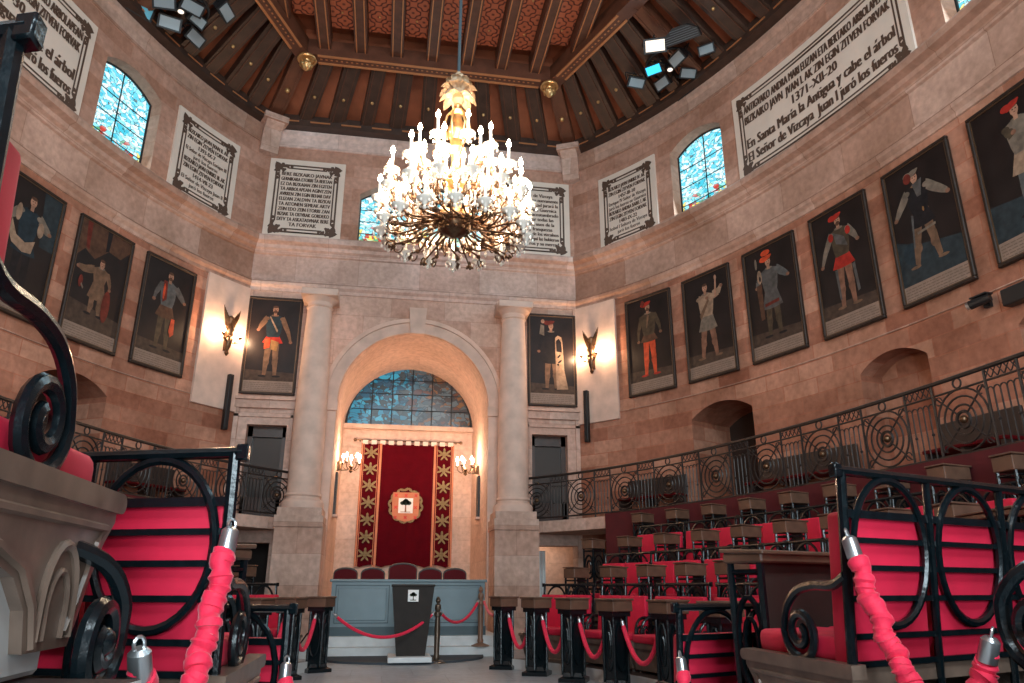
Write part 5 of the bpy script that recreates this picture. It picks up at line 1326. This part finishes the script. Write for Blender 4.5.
# dark benches along the gallery wall
for sd in SIDES:
    for i, s in enumerate((1.4, 4.8, 8.55) if sd > 0 else (1.4, 4.8)):
        ln = 1.55 if i == 0 else (2.2 if i == 1 else 1.3); side = 'right' if sd > 0 else 'left'
        a, b = W(sd, s, .10, GZ), W(sd, s+ln, .10, GZ)
        if sd > 0: a, b = b, a
        d = (b-a).normalized(); L = (b-a).length     # local +y must face the room
        nn = wall_normal(sd, s+ln/2); 
        if Vector((-d.y, d.x, 0)).dot(nn) < 0: a, b = b, a; d = -d
        t = thing('gallery_bench', '%s dark wooden bench from the front corner, against the %s gallery wall' % (ORD[i], side), 'bench', a, atan2(d.y, d.x), 'dark benches in the gallery')
        mb = MB(); mb.rbox(0, L, .02, .07, .40, .86, .01, 1); mb.build('backrest', M['deskdark'], t)
        mb = MB(); mb.rbox(0, L, .04, .46, .40, .45, .01, 1); mb.build('seat', M['leather'], t)
        for x in (.05, L/2, L-.05): mb = MB(); mb.box(x-.025, x+.025, .05, .44, 0, .40); mb.build('leg', M['deskdark'], t)
# ------------------------------------------------------------------ floodlights under the ceiling
FL = [(1, (4.78,12.55), 'warm', .30, 'square white-lit floodlight'), (1, (5.96,12.48), 'g', .22, 'small grey floodlight nearest the wall'), (1, (5.43,12.84), 'g', .27, 'grey floodlight in the middle'),
      (1, (5.02,13.28), 'b', .24, 'blue-lit floodlight on the inner side'), (1, (5.84,13.28), 'g', .24, 'grey floodlight facing the wall'), (1, (5.41,13.72), 'g', .25, 'grey floodlight over the arched window'), (1, (5.97,13.81), 'b', .34, 'wide blue-lit floodlight close to the wall'), (1, (4.76,13.79), 'g', .25, 'pale floodlight nearest the chandelier'),
      (-1, (-6.09,13.29), 'b2', .32, 'long blue-tinted floodlight nearest the wall'), (-1, (-5.54,13.03), 'g', .28, 'grey floodlight at the top of the photo'), (-1, (-5.02,13.05), 'g', .28, 'wide pale floodlight in the middle'), (-1, (-5.60,13.63), 'g', .28, 'pale floodlight on the window side'), (-1, (-5.02,13.44), 'g', .24, 'square pale floodlight'), (-1, (-5.19,13.99), 'g', .28, 'pale floodlight nearest the plaques'), (-1, (-4.38,13.08), 'g', .27, 'pale floodlight nearest the chandelier')]
rnd = random.Random(3)
M['lampblue2'] = mat('flood_blue_glass', (.16,.55,.72), .2, spec=.8)
for i, (sd, (x, y), kind, s, lab) in enumerate(FL):
    s *= .84
    side = 'right' if sd > 0 else 'left'
    t = thing('floodlight', '%s of the %s ceiling cluster' % (lab, side), 'floodlight', (x, y, 12.55), 0, 'ceiling floodlights')
    tgt = Vector((0, 4+rnd.uniform(-2, 2), 3)); d = (tgt-Vector((x, y, 12.55))).normalized()
    d = (d+Vector((rnd.uniform(-.5,.5), rnd.uniform(-.5,.5), rnd.uniform(-.1,.1)))).normalized()
    t.rotation_euler = d.to_track_quat('-Y', 'Z').to_euler()
    mb = MB(); k = mb.add([(-s*.7,.16,-s*.4),(s*.7,.16,-s*.4),(s*.7,.16,s*.4),(-s*.7,.16,s*.4),(-s,-.06,-s*.62),(s,-.06,-s*.62),(s,-.06,s*.62),(-s,-.06,s*.62)])
    for q in ((0,1,2,3),(4,7,6,5),(0,4,5,1),(1,5,6,2),(2,6,7,3),(3,7,4,0)): mb.face([k+j for j in q])
    for q in range(-3, 4): mb.box(q*s*.19-.006, q*s*.19+.006, .12, .22, -s*.38, s*.38)
    mb.build('housing', M['lamphouse'], t)
    mb = MB(); mb.box(-s*.82, s*.82, -.07, -.055, -s*.46, s*.46); mb.build('front_glass', {'warm': M['warmlamp'], 'b': M['bluelamp'], 'b2': M['lampblue2'], 'g': M['lampglass']}[kind], t)
    mb = MB(); mb.tube([(-s*1.05,.05,0), (-s*1.05,.30,.10), (s*1.05,.30,.10), (s*1.05,.05,0)], .015, 6); mb.tube([(0,.30,.10), (0,.42,.30)], .02, 6); mb.build('yoke', M['lamphouse'], t)
for sd, (x, y) in ((1, (5.4, 13.25)), (-1, (-5.29, 13.26))):
    side = 'right' if sd > 0 else 'left'
    t = thing('lamp_hoop', 'dark round hoop carrying the %s floodlight cluster' % side, 'lamp hoop', (x, y, 12.72), 0, 'floodlight hoops')
    mb = MB(); mb.ring((0,0,0), (1,0,0), (0,1,0), .52, .52, .03, 28, 6); mb.tube([(-.52,0,0), (.52,0,0)], .02, 6); mb.tube([(0,-.52,0), (0,.52,0)], .02, 6); mb.build('hoop', M['lamphouse'], t)
    mb = MB(); mb.tube([(0,0,0), (0,0,.6)], .03, 8); mb.build('stem', M['lamphouse'], t)
    mb = MB(); mb.lathe([(.02,-.16),(.09,-.15),(.10,-.05),(.06,0)], 14); mb.build('spot_housing', M['lamphouse'], t)
    mb = MB(); mb.lathe([(.01,-.172),(.06,-.170),(.06,-.16),(.01,-.16)], 14); mb.build('spot_lens', M['warmlamp'], t)
t = thing('slotted_speaker', 'dark slotted half-round box beside the right floodlight cluster', 'loudspeaker', (5.26, 12.19, 12.62)); t.scale = (.72, .72, .72)
t.rotation_euler = Vector((-.5,-.6,-.7)).to_track_quat('-Y', 'Z').to_euler()
mb = MB(); mb.prism([(-.55,-.22),(.55,-.22),(.50,.05),(.2,.24),(-.2,.26),(-.5,.08)], lambda a, b, d: (a, d, b), -.1, .2); mb.build('cabinet', M['lamphouse'], t)
mb = MB()
for q in range(6): z = -.17+.065*q; w = .5 if q < 4 else .32; mb.box(-w, w, -.125, -.10, z, z+.022)
mb.build('slats', mat('speaker_slats', (.10,.12,.14), .4), t)

# ------------------------------------------------------------------ light
def point(loc, e, col, r=.08):
    l = bpy.data.lights.new('lamp_light', 'POINT'); l.energy = e; l.color = col; l.shadow_soft_size = r
    o = bpy.data.objects.new('lamp_light', l); o.location = loc; COL.objects.link(o); return o
def area(loc, dirv, sx, sy, e, col, spread=pi):
    l = bpy.data.lights.new('daylight', 'AREA'); l.shape = 'RECTANGLE'; l.size = sx; l.size_y = sy; l.energy = e; l.color = col; l.spread = spread
    o = bpy.data.objects.new('daylight', l); o.location = loc; o.rotation_euler = Vector(dirv).to_track_quat('-Z', 'Y').to_euler(); COL.objects.link(o); return o
WARM = (1, .72, .50)
for a in range(3): point((.36*cos(2.1*a), 6.7+.36*sin(2.1*a), 5.36), 85, (1,.76,.55), .25)
for sx in SIDES:
    n_ = wall_normal(sx, .5); p = W(sx, .5, .26, 6.66); q = Vector((-n_.y, n_.x, 0))
    for s in (-1, 1): point(p+q*s*.26, 60, (1,.62,.36), .05)
    point((sx*1.28, 18.5, 4.35), 85, (1,.68,.46), .12)
# daylight: entrance doorway behind the camera and the stained windows
area((0, YB-.6, 2.4), (0, 1, .05), 3.0, 4.4, 1000, (.74,.91,1.0))
for c in (-2.6, 2.6): area((c, YB+.15, 10.3), (0, 1, -.35), 2.0, 1.6, 640, (.76,.92,1.0))
for sd in SIDES:
    for j, (a, b) in enumerate(WIN):
        p = W(sd, (a+b)/2, .12, 10.3); n_ = wall_normal(sd, (a+b)/2); area(p, n_+Vector((0,0,-.35)), 1.4, 1.7, 75 if sd > 0 else 14, (.55,.85,1.0))
point((3.4, 18.4, 2.1), 9, (1,.75,.55), .1)

w = bpy.data.worlds.new('World'); SC.world = w; w.use_nodes = True
w.node_tree.nodes['Background'].inputs[0].default_value = (.55,.75,1,1); w.node_tree.nodes['Background'].inputs[1].default_value = .3

# ------------------------------------------------------------------ camera
f_, pitch, yaw, roll = 733.43, .3244, .1679, .0016
fwd = Vector((sin(yaw)*cos(pitch), cos(yaw)*cos(pitch), sin(pitch))); rt = Vector((cos(yaw), -sin(yaw), 0)); up = rt.cross(fwd)
rt, up = rt*cos(roll)+up*sin(roll), up*cos(roll)-rt*sin(roll)
cam = bpy.data.cameras.new('Camera'); cam.sensor_width = 36; cam.lens = f_*36/1024; cam.clip_start = .05; cam.clip_end = 200
co = bpy.data.objects.new('Camera', cam); COL.objects.link(co)
co.matrix_world = Matrix(((rt.x, up.x, -fwd.x, -.5386), (rt.y, up.y, -fwd.y, 0), (rt.z, up.z, -fwd.z, 1.2), (0,0,0,1)))
SC.camera = co
SC.view_settings.view_transform = 'Standard'; SC.view_settings.look = 'None'; SC.view_settings.gamma = 1; SC.view_settings.use_curve_mapping = False
SC.view_settings.exposure = 0
SC.cycles.max_bounces = 6; SC.cycles.diffuse_bounces = 4; SC.cycles.glossy_bounces = 3; SC.cycles.sample_clamp_indirect = 6
SC.cycles.use_denoising = True
